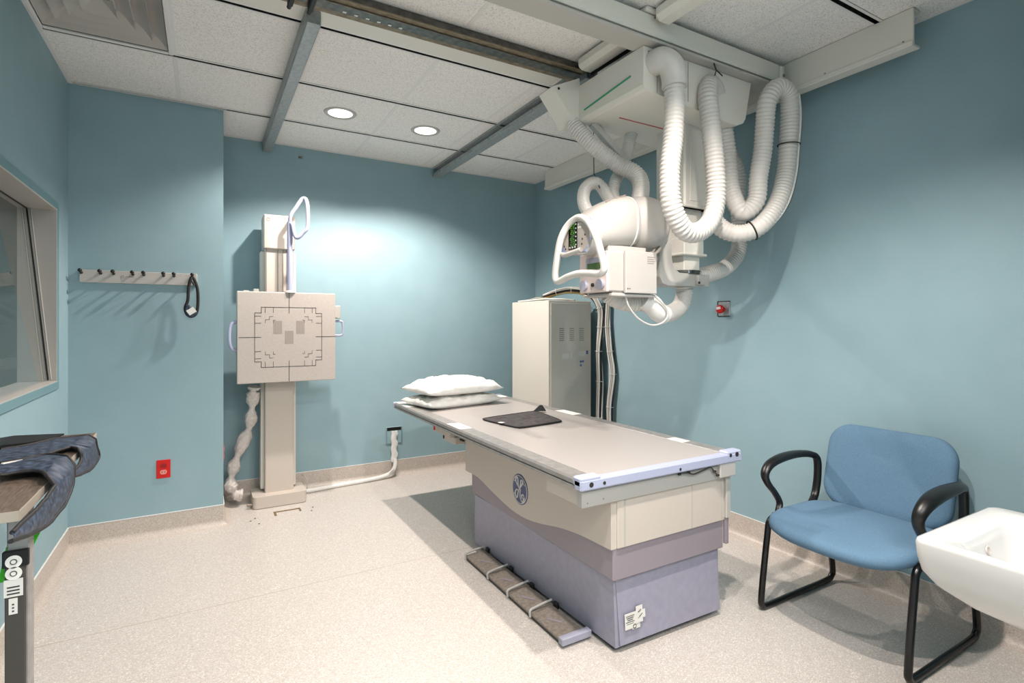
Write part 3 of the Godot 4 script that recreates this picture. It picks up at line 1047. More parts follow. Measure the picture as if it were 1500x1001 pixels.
func build_tube_crane() -> void:
	var t := thing("xray_tube_crane", "white ceiling-hung x-ray tube with telescopic column, control handle and ribbed hoses", "x-ray machine", Vector3(2.1, 1.5, -2.04))
	nb()
	prism([Vector2(1.732, 2.596), Vector2(1.730, 2.420), Vector2(1.738, 2.404), Vector2(1.756, 2.398), Vector2(2.34, 2.352), Vector2(2.38, 2.352), Vector2(2.43, 2.372), Vector2(2.45, 2.40), Vector2(2.495, 2.596)], Vector3(0, 0, -2.285), Vector3(1, 0, 0), Vector3(0, 1, 0), 0.482, false)
	var cv := done("carriage_cover", M.rail, t, "white boxy carriage cover")
	nb()
	tube([Vector3(1.7295, 2.452, -2.235), Vector3(1.7295, 2.488, -1.885)], 0.0045, 6)
	done("stripe", M.greenline, cv, "green stripe")
	nb()
	tube([Vector3(1.85, 2.390, -2.10), Vector3(2.12, 2.369, -2.06)], 0.004, 6)
	done("stripe", M.redline, cv, "pale red stripe")
	for q in [[1.765, 2.575], [1.80, 2.580]]:
		nb()
		disc(Vector3(q[0], q[1], -1.803), Vector3(0, 0, 1), 0.006, 0.002, 10)
		done("screw", M.faint, cv)
	for x in [1.815, 2.02]:
		nb()
		span(x, x + 0.003, 2.40, 2.59, -1.8035, -1.8015)
		done("seam", M.faint, cv)
	nb()
	prism([Vector2(1.565, 2.560), Vector2(1.735, 2.640), Vector2(1.760, 2.405), Vector2(1.70, 2.392), Vector2(1.665, 2.44)], Vector3(0, 0, -2.42), Vector3(1, 0, 0), Vector3(0, 1, 0), 0.135)
	var cw := done("hose_cowl", M.rail, t, "white cowl where the left hose leaves the carriage")
	nb()
	disc(Vector3(1.60, 2.555, -2.285), Vector3(0, 0, 1), 0.007, 0.003, 10)
	done("screw", M.black, cw)
	# telescopic column
	nb()
	bx(Vector3(2.25, 2.17, -2.04), Vector3(0.205, 0.47, 0.205), 0.008)
	var col := done("column", M.rail, t, "square telescopic column")
	nb()
	bx(Vector3(2.23, 2.17, -1.936), Vector3(0.09, 0.40, 0.004), 0.001)
	bx(Vector3(2.25, 1.942, -2.04), Vector3(0.214, 0.014, 0.214), 0.003)
	done("column_trim", M.rail, col)
	nb()
	bx(Vector3(2.25, 1.85, -2.04), Vector3(0.135, 0.20, 0.135), 0.006)
	done("inner_column", M.rail, t)
	nb()
	bx(Vector3(2.25, 1.742, -2.04), Vector3(0.150, 0.085, 0.150), 0.004)
	bx(Vector3(2.25, 1.695, -2.04), Vector3(0.175, 0.014, 0.175), 0.004)
	bx(Vector3(2.25, 1.648, -2.04), Vector3(0.120, 0.085, 0.120), 0.004)
	done("column_foot", M.rail, t)
	nb()
	lathe([Vector2(0, 1.592), Vector2(0.085, 1.592), Vector2(0.090, 1.600), Vector2(0.090, 1.612), Vector2(0, 1.612)], Vector3(2.25, 0, -2.04), Vector3.UP, 28, true)
	done("swivel_ring", M.track, t, "dark swivel ring")
	for k in 6:
		var a := TAU * k / 6.0
		nb()
		bx(Vector3(2.25 + 0.088 * cos(a), 1.602, -2.04 + 0.088 * sin(a)), Vector3(0.014, 0.016, 0.014), 0.003)
		done("ring_stud", M.chrome, t)
	# yoke arm under the column
	nb()
	var arm := [Vector2(2.365, 1.592), Vector2(2.365, 1.530), Vector2(2.06, 1.525), Vector2(2.02, 1.535), Vector2(2.000, 1.565), Vector2(1.995, 1.82), Vector2(2.075, 1.84), Vector2(2.085, 1.66), Vector2(2.10, 1.615), Vector2(2.14, 1.594)]
	prism(arm, Vector3(0, 0, -2.115), Vector3(1, 0, 0), Vector3(0, 1, 0), 0.15)
	done("yoke_arm", M.white, t, "white yoke arm")
	nb()
	bx(Vector3(2.285, 1.560, -1.955), Vector3(0.060, 0.050, 0.024), 0.004)
	done("brake_switch", M.white, t)
	nb()
	bx(Vector3(2.262, 1.545, -1.942), Vector3(0.012, 0.012, 0.004))
	done("brake_key", M.ink, t)
	# tube housing: barrel and its front shroud
	nb()
	var bp := []
	for k in 25:
		var a := PI * k / 24.0
		bp.append(Vector2(0.148 * pow(sin(a), 0.50), -0.175 * cos(a)))
	bp[0].x = 0.0
	bp[24].x = 0.0
	lathe(bp, Vector3(1.930, 1.832, -2.075), Vector3(0, 0, 1), 36)
	done("tube_barrel", M.white, t, "rounded white tube barrel")
	var secs := []
	for d in [[1.83, -2.06, 1.826, 0.140, 0.124], [1.79, -2.06, 1.824, 0.152, 0.134], [1.75, -2.055, 1.818, 0.152, 0.132], [1.70, -2.045, 1.806, 0.146, 0.124], [1.63, -2.035, 1.787, 0.132, 0.108], [1.575, -2.025, 1.768, 0.112, 0.090], [1.545, -2.02, 1.757, 0.094, 0.074]]:
		var s := []
		for k in 36:
			var a := TAU * k / 36.0
			var cx := pow(absf(cos(a)), 0.72) * signf(cos(a))
			var sy := pow(absf(sin(a)), 0.72) * signf(sin(a))
			s.append(Vector3(d[0], d[2] + d[4] * sy, d[1] + d[3] * cx))
		secs.append(s)
	nb()
	loft(secs)
	var sh := done("tube_shroud", M.white, t, "smooth white front shroud")
	nb()
	for k in 2:
		bx(Vector3(1.70 + k * 0.055, 1.925 + k * 0.022, -1.985), Vector3(0.075, 0.006, 0.010), 0.002, Basis(Vector3.BACK, 0.36))
	done("vent_slot", M.faint, sh)
	nb()
	var seam := []
	for k in 36:
		var a := TAU * k / 36.0
		seam.append(Vector3(1.800, 1.825 + 0.1335 * pow(absf(sin(a)), 0.72) * signf(sin(a)), -2.06 + 0.1515 * pow(absf(cos(a)), 0.72) * signf(cos(a))))
	tube(seam, 0.004, 6, true)
	done("shroud_rim", M.label, sh)
	# console with read-out
	var cz := [[-2.098, 1.665], [-2.138, 1.736], [-2.120, 1.772], [-2.093, 1.800], [-2.032, 1.821], [-1.974, 1.817], [-1.919, 1.792], [-1.884, 1.739], [-1.890, 1.700], [-1.915, 1.660], [-1.960, 1.648], [-2.022, 1.656]]
	var cp := []
	for q in cat(cz.map(func(w): return Vector3(w[0], w[1], 0)), true, 4):
		cp.append(Vector2(q.x, q.y))
	nb()
	prism(cp, Vector3(1.505, 0, 0), Vector3(0, 0, 1), Vector3(0, 1, 0), -0.055, true)
	var con := done("console", M.white, t, "white control console")
	var mid := Vector2(-2.020, 1.742)
	var ip := []
	for q in cp:
		ip.append(mid + (q - mid) * 0.86)
	nb()
	prism(ip, Vector3(1.505, 0, 0), Vector3(0, 0, 1), Vector3(0, 1, 0), 0.004)
	done("facia", M.console, con, "beige keypad facia")
	nb()
	bx(Vector3(1.5000, 1.742, -2.026), Vector3(0.003, 0.128, 0.066))
	var dis := done("display", M.screen, con, "black display with green figures")
	nb()
	for i in 4:
		var y := 1.785 - i * 0.027
		for k in 2:
			var z := -2.037 + k * 0.020 + (i % 2) * 0.003
			for g in [[0.0, 0.009, 0.012, 0.003], [0.0, 0.0, 0.012, 0.003], [0.0, -0.009, 0.012, 0.003], [0.005, 0.004, 0.003, 0.010], [-0.005, -0.004, 0.003, 0.010]]:
				if (i + k + int(g[1] * 1000)) % 4 == 3: continue
				bx(Vector3(1.4978, y + g[1], z + g[0]), Vector3(0.0012, g[3], g[2]))
	done("digit", M.digit, dis, "glowing green figures")
	var keys := []
	for i in 6:
		keys.append([1.4985, 1.792 - i * 0.019, -2.000, 0.0032])
	for i in 3:
		keys.append([1.4985, 1.687, -2.046 + i * 0.020, 0.0045])
	for q in [[1.775, -2.085], [1.762, -2.098], [1.76, -2.078], [1.79, -1.982], [1.79, -1.966], [1.774, -1.982], [1.774, -1.966]]:
		keys.append([1.5015, q[0], q[1], 0.0058])
	for q in keys:
		nb()
		disc(Vector3(q[0], q[1], q[2]), Vector3(-1, 0, 0), q[3], 0.003, 10)
		done("key", M.label, con)
	for q in [[1.715, -2.108], [1.700, -2.095], [1.686, -2.085], [1.735, -1.935], [1.718, -1.955], [1.695, -1.958]]:
		nb()
		bx(Vector3(1.5000, q[0], q[1]), Vector3(0.003, 0.009, 0.007), 0.001)
		done("key_mark", M.ink, con)
	for q in [[1.715, -1.912, 0.5], [1.690, -1.928, 0.3], [1.668, -1.940, 0.1], [1.690, -2.112, -0.8], [1.672, -2.098, -0.7]]:
		nb()
		bx(Vector3(1.5035, q[0], q[1]), Vector3(0.003, 0.021, 0.024), 0.001, Basis(Vector3.RIGHT, q[2]))
		done("sticker", M.bluelabel, con, "pale blue sticker")
	nb()
	tube(cat([Vector3(1.478, 1.664, -2.10), Vector3(1.470, 1.652, -2.05), Vector3(1.468, 1.655, -1.99), Vector3(1.474, 1.664, -1.93)], false, 6), 0.012, 10)
	done("finger_grip", M.white, con)
	# triangular hand grip
	nb()
	tube(cat([Vector3(1.460, 1.559, -2.112), Vector3(1.460, 1.636, -2.098), Vector3(1.470, 1.731, -2.082), Vector3(1.490, 1.796, -2.046), Vector3(1.500, 1.820, -1.982), Vector3(1.490, 1.788, -1.901), Vector3(1.470, 1.715, -1.823), Vector3(1.460, 1.638, -1.776), Vector3(1.460, 1.570, -1.752), Vector3(1.460, 1.543, -1.775), Vector3(1.460, 1.549, -1.845), Vector3(1.460, 1.554, -1.927), Vector3(1.460, 1.546, -2.010), Vector3(1.460, 1.530, -2.088)], true, 6), 0.0165, 12, true)
	done("hand_grip", M.hose, t, "white triangular hand grip")
	# collimator
	nb()
	span(1.612, 1.895, 1.478, 1.668, -2.10, -1.902, 0.006)
	var colm := done("collimator", M.white, t, "box-shaped collimator")
	nb()
	span(1.598, 1.614, 1.476, 1.664, -2.104, -1.898, 0.004)
	done("facia", M.facia, colm, "pinkish beige facia")
	nb()
	bx(Vector3(1.597, 1.612, -1.985), Vector3(0.004, 0.058, 0.130), 0.001)
	done("display_surround", M.knob, colm)
	nb()
	bx(Vector3(1.5948, 1.600, -1.985), Vector3(0.003, 0.030, 0.104))
	done("display", M.lcd, colm, "green liquid crystal display")
	for z in [-2.060, -1.938]:
		nb()
		disc(Vector3(1.598, 1.512, z), Vector3(-1, 0, 0), 0.025, 0.016, 24)
		done("knob", M.knob, colm, "grey-blue knob")
	nb()
	disc(Vector3(1.598, 1.512, -1.998), Vector3(-1, 0, 0), 0.009, 0.008, 14)
	done("lamp_button", M.black, colm)
	nb()
	span(1.700, 1.898, 1.472, 1.672, -1.902, -1.884, 0.003)
	var sc := done("side_cover", M.white, colm, "flat white side cover")
	nb()
	for k in 4:
		span(1.835, 1.885 - (k % 2) * 0.006, 1.646 - k * 0.010, 1.650 - k * 0.010, -1.8842, -1.8832)
	done("print", M.faint, sc)
	nb()
	for x in [1.712, 1.724]:
		disc(Vector3(x, 1.493, -1.884), Vector3(0, 0, 1), 0.003, 0.0015, 8)
	done("screw", M.ink, sc)
	nb()
	span(1.625, 1.90, 1.456, 1.470, -2.11, -1.895, 0.003)
	span(1.640, 1.88, 1.468, 1.479, -2.09, -1.91)
	done("accessory_rail", M.white, colm)
	nb()
	span(1.64, 1.88, 1.668, 1.700, -2.10, -1.94)
	done("collimator_neck", M.greyplastic, t)
	nb()
	tube(cat([Vector3(1.87, 1.672, -1.93), Vector3(1.93, 1.675, -1.93), Vector3(1.985, 1.71, -1.95), Vector3(2.00, 1.75, -1.99)], false, 6), 0.008, 8)
	tube(cat([Vector3(1.86, 1.672, -1.95), Vector3(1.93, 1.685, -1.945), Vector3(1.97, 1.72, -1.97)], false, 6), 0.006, 8)
	done("lead_cable", M.cream, t)
	# hoses
	nb()
	tube(cat([Vector3(1.800, 2.530, -1.815), Vector3(1.806, 2.530, -1.765), Vector3(1.832, 2.500, -1.735), Vector3(1.850, 2.450, -1.730), Vector3(1.852, 2.405, -1.730)], false, 8), 0.058, 20)
	done("hose_elbow", M.hose, t, "smooth white elbow")
	var h1 := [Vector3(1.852, 2.420, -1.730), Vector3(1.852, 2.336, -1.730), Vector3(1.843, 2.179, -1.730), Vector3(1.822, 2.021, -1.730), Vector3(1.834, 1.868, -1.730), Vector3(1.905, 1.766, -1.730), Vector3(1.995, 1.755, -1.730), Vector3(2.089, 1.815, -1.730), Vector3(2.132, 1.934, -1.730), Vector3(2.123, 2.097, -1.730), Vector3(2.106, 2.294, -1.740), Vector3(2.108, 2.434, -1.760), Vector3(2.170, 2.515, -1.800), Vector3(2.290, 2.505, -1.850), Vector3(2.365, 2.410, -1.880), Vector3(2.402, 2.255, -1.880), Vector3(2.402, 2.067, -1.860), Vector3(2.398, 1.950, -1.820), Vector3(2.425, 1.905, -1.790), Vector3(2.462, 1.964, -1.750), Vector3(2.462, 2.083, -1.735), Vector3(2.475, 2.221, -1.720), Vector3(2.470, 2.357, -1.705), Vector3(2.470, 2.456, -1.690), Vector3(2.525, 2.530, -1.675), Vector3(2.600, 2.510, -1.665), Vector3(2.640, 2.408, -1.680), Vector3(2.640, 2.251, -1.690), Vector3(2.630, 2.097, -1.700), Vector3(2.560, 1.945, -1.700), Vector3(2.461, 1.832, -1.720), Vector3(2.397, 1.793, -1.780), Vector3(2.349, 1.815, -1.850), Vector3(2.318, 1.894, -1.920)]
	nb()
	hose(h1, 0.0445)
	done("hose", M.hose, t, "thick white ribbed hose hanging in loops")
	nb()
	hose([Vector3(2.52, 2.40, -2.16), Vector3(2.70, 2.36, -2.12), Vector3(2.780, 2.24, -2.10), Vector3(2.784, 2.086, -2.100), Vector3(2.783, 1.879, -2.090), Vector3(2.757, 1.753, -2.080), Vector3(2.634, 1.657, -2.070), Vector3(2.488, 1.613, -2.060), Vector3(2.345, 1.585, -2.050)], 0.044)
	done("hose", M.hose, t, "ribbed hose curving into the column foot")
	nb()
	hose([Vector3(1.716, 2.420, -2.330), Vector3(1.746, 2.351, -2.290), Vector3(1.806, 2.269, -2.240), Vector3(1.919, 2.182, -2.190), Vector3(1.985, 2.129, -2.130), Vector3(1.991, 2.053, -2.090), Vector3(1.943, 1.937, -2.060)], 0.043, 0.014)
	done("hose", M.hose, t, "ribbed hose slanting from cowl to tube")
	nb()
	hose([Vector3(1.715, 1.845, -2.140), Vector3(1.723, 1.956, -2.230), Vector3(1.764, 2.040, -2.280), Vector3(1.809, 2.084, -2.290), Vector3(1.851, 2.096, -2.290), Vector3(1.885, 2.073, -2.280), Vector3(1.885, 2.010, -2.230), Vector3(1.860, 1.935, -2.150)], 0.032, 0.012, 14)
	done("hose", M.hose, t, "thin ribbed hose arched behind the console")
	nb()
	hose([Vector3(1.900, 1.930, -2.160), Vector3(1.929, 2.033, -2.240), Vector3(1.957, 2.113, -2.250), Vector3(2.006, 2.195, -2.250), Vector3(2.05, 2.40, -2.22)], 0.032, 0.012, 14)
	done("hose", M.hose, t, "thin ribbed hose rising to the carriage")
	nb()
	hose([Vector3(1.730, 1.480, -2.050), Vector3(1.780, 1.447, -2.035), Vector3(1.859, 1.432, -2.020), Vector3(1.925, 1.436, -2.000), Vector3(1.985, 1.405, -1.985), Vector3(2.086, 1.380, -2.000), Vector3(2.205, 1.414, -2.030), Vector3(2.262, 1.480, -2.045), Vector3(2.262, 1.545, -2.045)], 0.043, 0.016)
	done("hose", M.hose, t, "ribbed hose sagging under the collimator")
	nb()
	tube(cat([Vector3(1.895, 1.452, -1.975), Vector3(1.945, 1.425, -1.965), Vector3(1.985, 1.390, -1.965), Vector3(2.035, 1.372, -1.975)], false, 6), 0.049, 16)
	done("hose_sleeve", M.cloth, t, "plain white sleeve on the sagging hose")
	nb()
	tube(cat([Vector3(1.725, 1.463, -1.915), Vector3(1.746, 1.411, -1.915), Vector3(1.803, 1.356, -1.915), Vector3(1.883, 1.323, -1.915), Vector3(1.957, 1.330, -1.915), Vector3(1.995, 1.364, -1.910), Vector3(1.975, 1.412, -1.905), Vector3(1.905, 1.463, -1.905)]), 0.0045, 8)
	done("loop_cable", M.hose, t, "thin white cable hanging in a loop")
	nb()
	var blk := []
	for q in h1.slice(25, 31):
		blk.append(q + Vector3(0.048, 0.0, 0.028))
	tube(cat(blk), 0.008, 8)
	done("side_cable", M.black, t, "black cable strapped along the hose")
	nb()
	var wht := []
	for q in h1.slice(25, 32):
		wht.append(q + Vector3(0.037, 0.0, 0.034))
	tube(cat(wht), 0.007, 8)
	done("side_cable", M.label, t, "white cable strapped along the hose")
	nb()
	tube(ring_about(Vector3(2.643, 2.262, -1.688), Vector3(0, 1, 0.05), 0.054, 20), 0.003, 6, true)
	done("cable_tie", M.black, t)
	nb()
	tube(ring_about(Vector3(2.43, 1.806, -1.75), Vector3(0.7, 0.45, 0.6), 0.051, 20), 0.004, 6, true)
	done("cable_tie", M.black, t)
	nb()
	tube([Vector3(2.15, 2.605, -1.76), Vector3(2.152, 2.560, -1.745), Vector3(2.13, 2.525, -1.735)], 0.003, 6)
	tube([Vector3(2.152, 2.560, -1.745), Vector3(2.185, 2.535, -1.735)], 0.003, 6)
	done("cable_tie", M.black, t)
	nb()
	tube([Vector3(1.842, 2.40, -2.30), Vector3(1.845, 2.15, -2.30), Vector3(1.85, 2.06, -2.255)], 0.0025, 6)
	done("cable_tie", M.black, t)
	# gas strut beside the slanting hose
	nb()
	var d := (Vector3(2.05, 2.13, -2.17) - Vector3(1.80, 2.40, -2.26))
	var bz := d.normalized()
	var bxx := Vector3.UP.cross(bz).normalized()
	bx(Vector3(1.925, 2.265, -2.215), Vector3(0.05, 0.030, d.length()), 0.004, Basis(bxx, bz.cross(bxx), bz))
	var strut := done("strut", M.white, t, "flat white strut")
	nb()
	bx(Vector3(2.052, 2.128, -2.165), Vector3(0.045, 0.016, 0.02), 0.003)
	done("strut_end", M.ink, strut)

# ------------------------------------------------------------------ upright detector stand
func build_stand() -> void:
	var t := thing("detector_stand", "upright chest stand with a square detector panel on a cream column", "x-ray stand", Vector3(0.48, 0, -4.33))
	nb()
	prism(rrect(0.362, 0.250, 0.03), Vector3(0.482, 0.004, -4.325), Vector3(1, 0, 0), Vector3(0, 0, -1), 0.082, true)
	done("base", M.cream, t, "cream base block")
	nb()
	span(0.386, 0.582, 0.08, 1.885, -4.43, -4.285, 0.006)
	done("column", M.cream, t, "cream column")
	nb()
	span(0.362, 0.392, 0.10, 1.865, -4.46, -4.35, 0.004)
	span(0.578, 0.606, 0.10, 1.865, -4.46, -4.35, 0.004)
	done("rear_channel", M.rail, t)
	nb()
	for x in [0.392, 0.470, 0.505, 0.530]:
		span(x, x + 0.006, 1.50, 1.876, -4.287, -4.283)
	span(0.3835, 0.3865, 0.10, 1.87, -4.40, -4.395)
	done("guide_groove", M.faint, t)
	nb()
	span(0.376, 0.590, 1.878, 2.128, -4.46, -4.262, 0.006)
	var cap := done("top_cap", M.cream, t, "cream cap")
	nb()
	tube(ring_about(Vector3(0.406, 2.092, -4.2615), Vector3(0, 0, 1), 0.011, 20), 0.0016, 6, true)
	done("cap_mark", M.faint, cap, "small round mark")
	# lavender overhead grip
	nb()
	rod(Vector3(0.540, 1.55, -4.165), Vector3(0.540, 2.065, -4.165), 0.020, 16)
	done("grip_post", M.standbar, t, "lavender grip post")
	nb()
	tube(cat([Vector3(0.540, 2.060, -4.160), Vector3(0.545, 2.115, -4.150), Vector3(0.580, 2.175, -4.15), Vector3(0.620, 2.240, -4.15), Vector3(0.645, 2.235, -4.13), Vector3(0.652, 2.160, -4.10), Vector3(0.648, 2.030, -4.09), Vector3(0.620, 1.985, -4.10), Vector3(0.588, 1.950, -4.11), Vector3(0.568, 1.965, -4.12), Vector3(0.553, 2.045, -4.14)], true, 6), 0.014, 12, true)
	done("grip_loop", M.standbar, t, "lavender angular grip loop")
	nb()
	lathe([Vector2(0.0, 0), Vector2(0.045, 0), Vector2(0.040, 0.012), Vector2(0.022, 0.018), Vector2(0.0, 0.018)], Vector3(0.540, 1.552, -4.170), Vector3.UP, 20, true)
	done("grip_socket", M.white, t)
	# detector
	nb()
	span(0.196, 0.856, 0.908, 1.553, -4.215, -4.142, 0.004)
	var det := done("detector_panel", M.panel, t, "square grey-beige detector panel with black alignment lines")
	nb()
	span(0.30, 0.75, 1.0, 1.46, -4.30, -4.21)
	done("detector_carriage", M.greyplastic, t)
	nb()
	var c := Vector3(0.532, 1.232, -4.1416)
	var ln := func(x0: float, y0: float, x1: float, y1: float, w: float) -> void:
		span(c.x + minf(x0, x1) - w, c.x + maxf(x0, x1) + w, c.y + minf(y0, y1) - w, c.y + maxf(y0, y1) + w, c.z - 0.0002, c.z + 0.0006)
	var W := 0.0016
	for s in [-1, 1]:
		ln.call(s * 0.225, -0.172, s * 0.225, 0.172, W)
		ln.call(-0.183, s * 0.213, 0.183, s * 0.213, W)
		ln.call(0.0, s * 0.172, 0.0, s * 0.318, W)
		ln.call(s * 0.185, 0.0, s * 0.323, 0.0, W)
		for q in [-1, 1]:
			ln.call(s * 0.183, q * 0.172, s * 0.225, q * 0.172, W)
			ln.call(s * 0.183, q * 0.172, s * 0.183, q * 0.213, W)
			ln.call(s * 0.185, q * 0.100, s * 0.225, q * 0.100, W * 0.8)
			ln.call(s * 0.185, q * 0.150, s * 0.225, q * 0.150, W * 0.8)
			ln.call(s * 0.105, q * 0.175, s * 0.105, q * 0.213, W * 0.8)
			ln.call(s * 0.158, q * 0.175, s * 0.158, q * 0.213, W * 0.8)
			ln.call(s * 0.105, q * 0.148, s * 0.130, q * 0.148, W * 0.6)
			ln.call(s * 0.130, q * 0.124, s * 0.130, q * 0.148, W * 0.6)
			ln.call(s * 0.130, q * 0.124, s * 0.157, q * 0.124, W * 0.6)
			ln.call(s * 0.157, q * 0.102, s * 0.157, q * 0.124, W * 0.6)
			ln.call(s * 0.092, q * 0.122, s * 0.105, q * 0.122, W * 0.6)
			ln.call(s * 0.105, q * 0.102, s * 0.105, q * 0.122, W * 0.6)
	done("alignment_line", M.ink, det, "black alignment lines")
	for q in [[-0.076, 0.070], [0.076, 0.070], [0.0, -0.002]]:
		nb()
		span(c.x + q[0] - 0.029, c.x + q[0] + 0.029, c.y + q[1] - 0.047, c.y + q[1] + 0.047, c.z - 0.0002, c.z + 0.0003)
		var fl := done("sensor_field", mat(Color(0.63, 0.595, 0.565), 0.55), det, "grey printed sensor field")
		nb()
		for k in 7:
			span(c.x + q[0] - 0.024 + k * 0.008 - 0.0012, c.x + q[0] - 0.024 + k * 0.008 + 0.0012, c.y + q[1] - 0.044, c.y + q[1] + 0.044, c.z, c.z + 0.0005)
		done("hatching", M.faint, fl)
	nb()
	span(0.236, 0.272, 1.553, 1.562, -4.20, -4.16, 0.002)
	span(0.30, 0.335, 1.553, 1.574, -4.20, -4.16, 0.002)
	span(0.20, 0.85, 1.5525, 1.556, -4.205, -4.150)
	done("top_latch", M.white, t)
	nb()
	tube(cat([Vector3(0.200, 1.345, -4.18), Vector3(0.165, 1.325, -4.17), Vector3(0.152, 1.27, -4.165), Vector3(0.152, 1.20, -4.165), Vector3(0.165, 1.155, -4.17), Vector3(0.200, 1.135, -4.18)], false, 6), 0.012, 10)
	done("side_handle", M.standbar, t, "lavender side handle")
	nb()
	tube(cat([Vector3(0.852, 1.345, -4.18), Vector3(0.905, 1.345, -4.175), Vector3(0.917, 1.325, -4.175), Vector3(0.917, 1.265, -4.175), Vector3(0.905, 1.240, -4.175), Vector3(0.852, 1.240, -4.18)], false, 6), 0.008, 10)
	done("side_handle", M.standbar, t, "lavender side handle")
	nb()
	span(0.856, 0.898, 1.365, 1.465, -4.20, -4.160, 0.005)
	done("release_latch", M.white, t)
	nb()
	span(0.858, 0.872, 1.375, 1.455, -4.160, -4.157, 0.001)
	done("latch_key", M.panel, t)
	nb()
	rod(Vector3(0.30, 0.03, -4.24), Vector3(0.265, 0.03, -4.24), 0.009, 10)
	done("levelling_bolt", M.pedal, t)

	# gathered fabric cable sleeve behind the stand
	t = thing("cable_sleeve", "bunched grey fabric cable sleeve drooping beside the stand column", "cable sleeve", Vector3(0.2, 0.02, -4.36))
	nb()
	var path := cat([Vector3(0.312, 0.875, -4.270), Vector3(0.306, 0.84, -4.28), Vector3(0.306, 0.793, -4.300), Vector3(0.300, 0.694, -4.320), Vector3(0.288, 0.573, -4.350), Vector3(0.250, 0.476, -4.350), Vector3(0.206, 0.357, -4.350), Vector3(0.178, 0.263, -4.350), Vector3(0.166, 0.175, -4.350), Vector3(0.188, 0.115, -4.345), Vector3(0.215, 0.085, -4.345), Vector3(0.240, 0.080, -4.345)], false, 14)
	var ns := FastNoiseLite.new()
	ns.seed = 3
	ns.frequency = 1.0
	var pinch := [14.0, 40.0, 58.0, 83.0, 104.0, 127.0]
	var secs := []
	for i in path.size():
		var gap := 99.0
		for q in pinch:
			gap = minf(gap, absf(i - q))
		var r := 0.019 + 0.024 * (1.0 - exp(-pow(gap / 5.0, 2.0)))
		var tan_v: Vector3 = (path[mini(i + 1, path.size() - 1)] - path[maxi(i - 1, 0)]).normalized()
		var side := Vector3(0, 0, 1).cross(tan_v).normalized()
		var out := tan_v.cross(side)
		var sec := []
		for k in 28:
			var a := TAU * k / 28.0
			# folds gather towards each tie and twist along the sleeve
			var fold := ns.get_noise_3d(cos(a) * 2.2 + i * 0.05, sin(a) * 2.2, i * 0.16)
			var rr := r * (1.0 + 0.34 * fold)
			sec.append(path[i] + side * cos(a) * rr + out * sin(a) * rr * 0.8)
		secs.append(sec)
	loft(secs)
	done("sleeve", M.sleeve, t)

	t = thing("cable_cover", "white cloth cable cover dropping from the wall box and running along the skirting", "cable cover", Vector3(1.43, 0.0, -4.5))
	nb()
	var g := []
	for i in 12:
		var y := 0.395 - i * 0.0245
		var wob := 0.004 * sin(i * 1.7)
		g.append([Vector3(1.408 + wob, y, -4.530), Vector3(1.432 + wob, y, -4.512), Vector3(1.458 + wob * 2.0, y, -4.528)])
	sheet(g, Vector3(0, 0, 0.012))
	done("drop", M.cloth, t, "white cloth drop")
	nb()
	tube(cat([Vector3(1.435, 0.155, -4.515), Vector3(1.43, 0.10, -4.500), Vector3(1.40, 0.055, -4.490), Vector3(1.33, 0.028, -4.480), Vector3(1.2, 0.018, -4.47), Vector3(0.95, 0.016, -4.45), Vector3(0.80, 0.016, -4.43), Vector3(0.69, 0.016, -4.42)], false, 8), 0.017, 10)
	done("cable_run", M.cloth, t, "white cable run")
	nb()
	for k in 4:
		bx(Vector3(1.405 - k * 0.014, 0.075 - k * 0.011, -4.474), Vector3(0.010, 0.020, 0.010), 0.002, Basis(Vector3.BACK, -0.7))
	done("tie_wrap", M.label, t)
	nb()
	tube(cat([Vector3(0.67, 0.12, -4.50), Vector3(0.68, 0.13, -4.48), Vector3(0.70, 0.09, -4.44), Vector3(0.70, 0.03, -4.43)], false, 6), 0.0035, 6)
	done("thin_wire", M.greyplastic, t)

	t = thing("wall_box", "teal painted junction box plate with a black strip for its shaded opening and connectors on the far wall", "junction box", Vector3(1.436, 0.357, ZB))
	nb()
	span(1.363, 1.509, 0.285, 0.430, ZB, ZB + 0.008, 0.002)
	done("plate", M.wall, t)
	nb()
	span(1.372, 1.500, 0.396, 0.424, ZB + 0.0075, ZB + 0.0095)  # shade of the box opening put into black colour, with its black connectors
	done("dark_opening_strip", M.blackplastic, t, "black strip for the shaded opening and its connectors")
	nb()
	span(1.366, 1.372, 0.29, 0.42, ZB + 0.008, ZB + 0.012, 0.001)
	span(1.498, 1.506, 0.29, 0.42, ZB + 0.008, ZB + 0.012, 0.001)
	done("clip", M.frame, t)

	t = thing("floor_slot", "rusty rectangular cable slot cut in the floor before the stand", "floor outlet", Vector3(0.51, 0.0, -4.05))
	nb()
	span(0.422, 0.598, 0.0005, 0.003, -4.088, -4.072)
	span(0.422, 0.436, 0.0005, 0.003, -4.088, -4.005)
	span(0.586, 0.598, 0.0005, 0.003, -4.088, -4.020)
	done("slot_edge", M.rust, t)
	nb()
	for q in [[0.30, -4.02], [0.27, -3.98], [0.66, -3.99], [0.68, -4.06], [0.315, -3.90]]:
		disc(Vector3(q[0], 0.0003, q[1]), Vector3.UP, 0.006, 0.0015, 10)
	done("anchor_hole", M.ink, t)

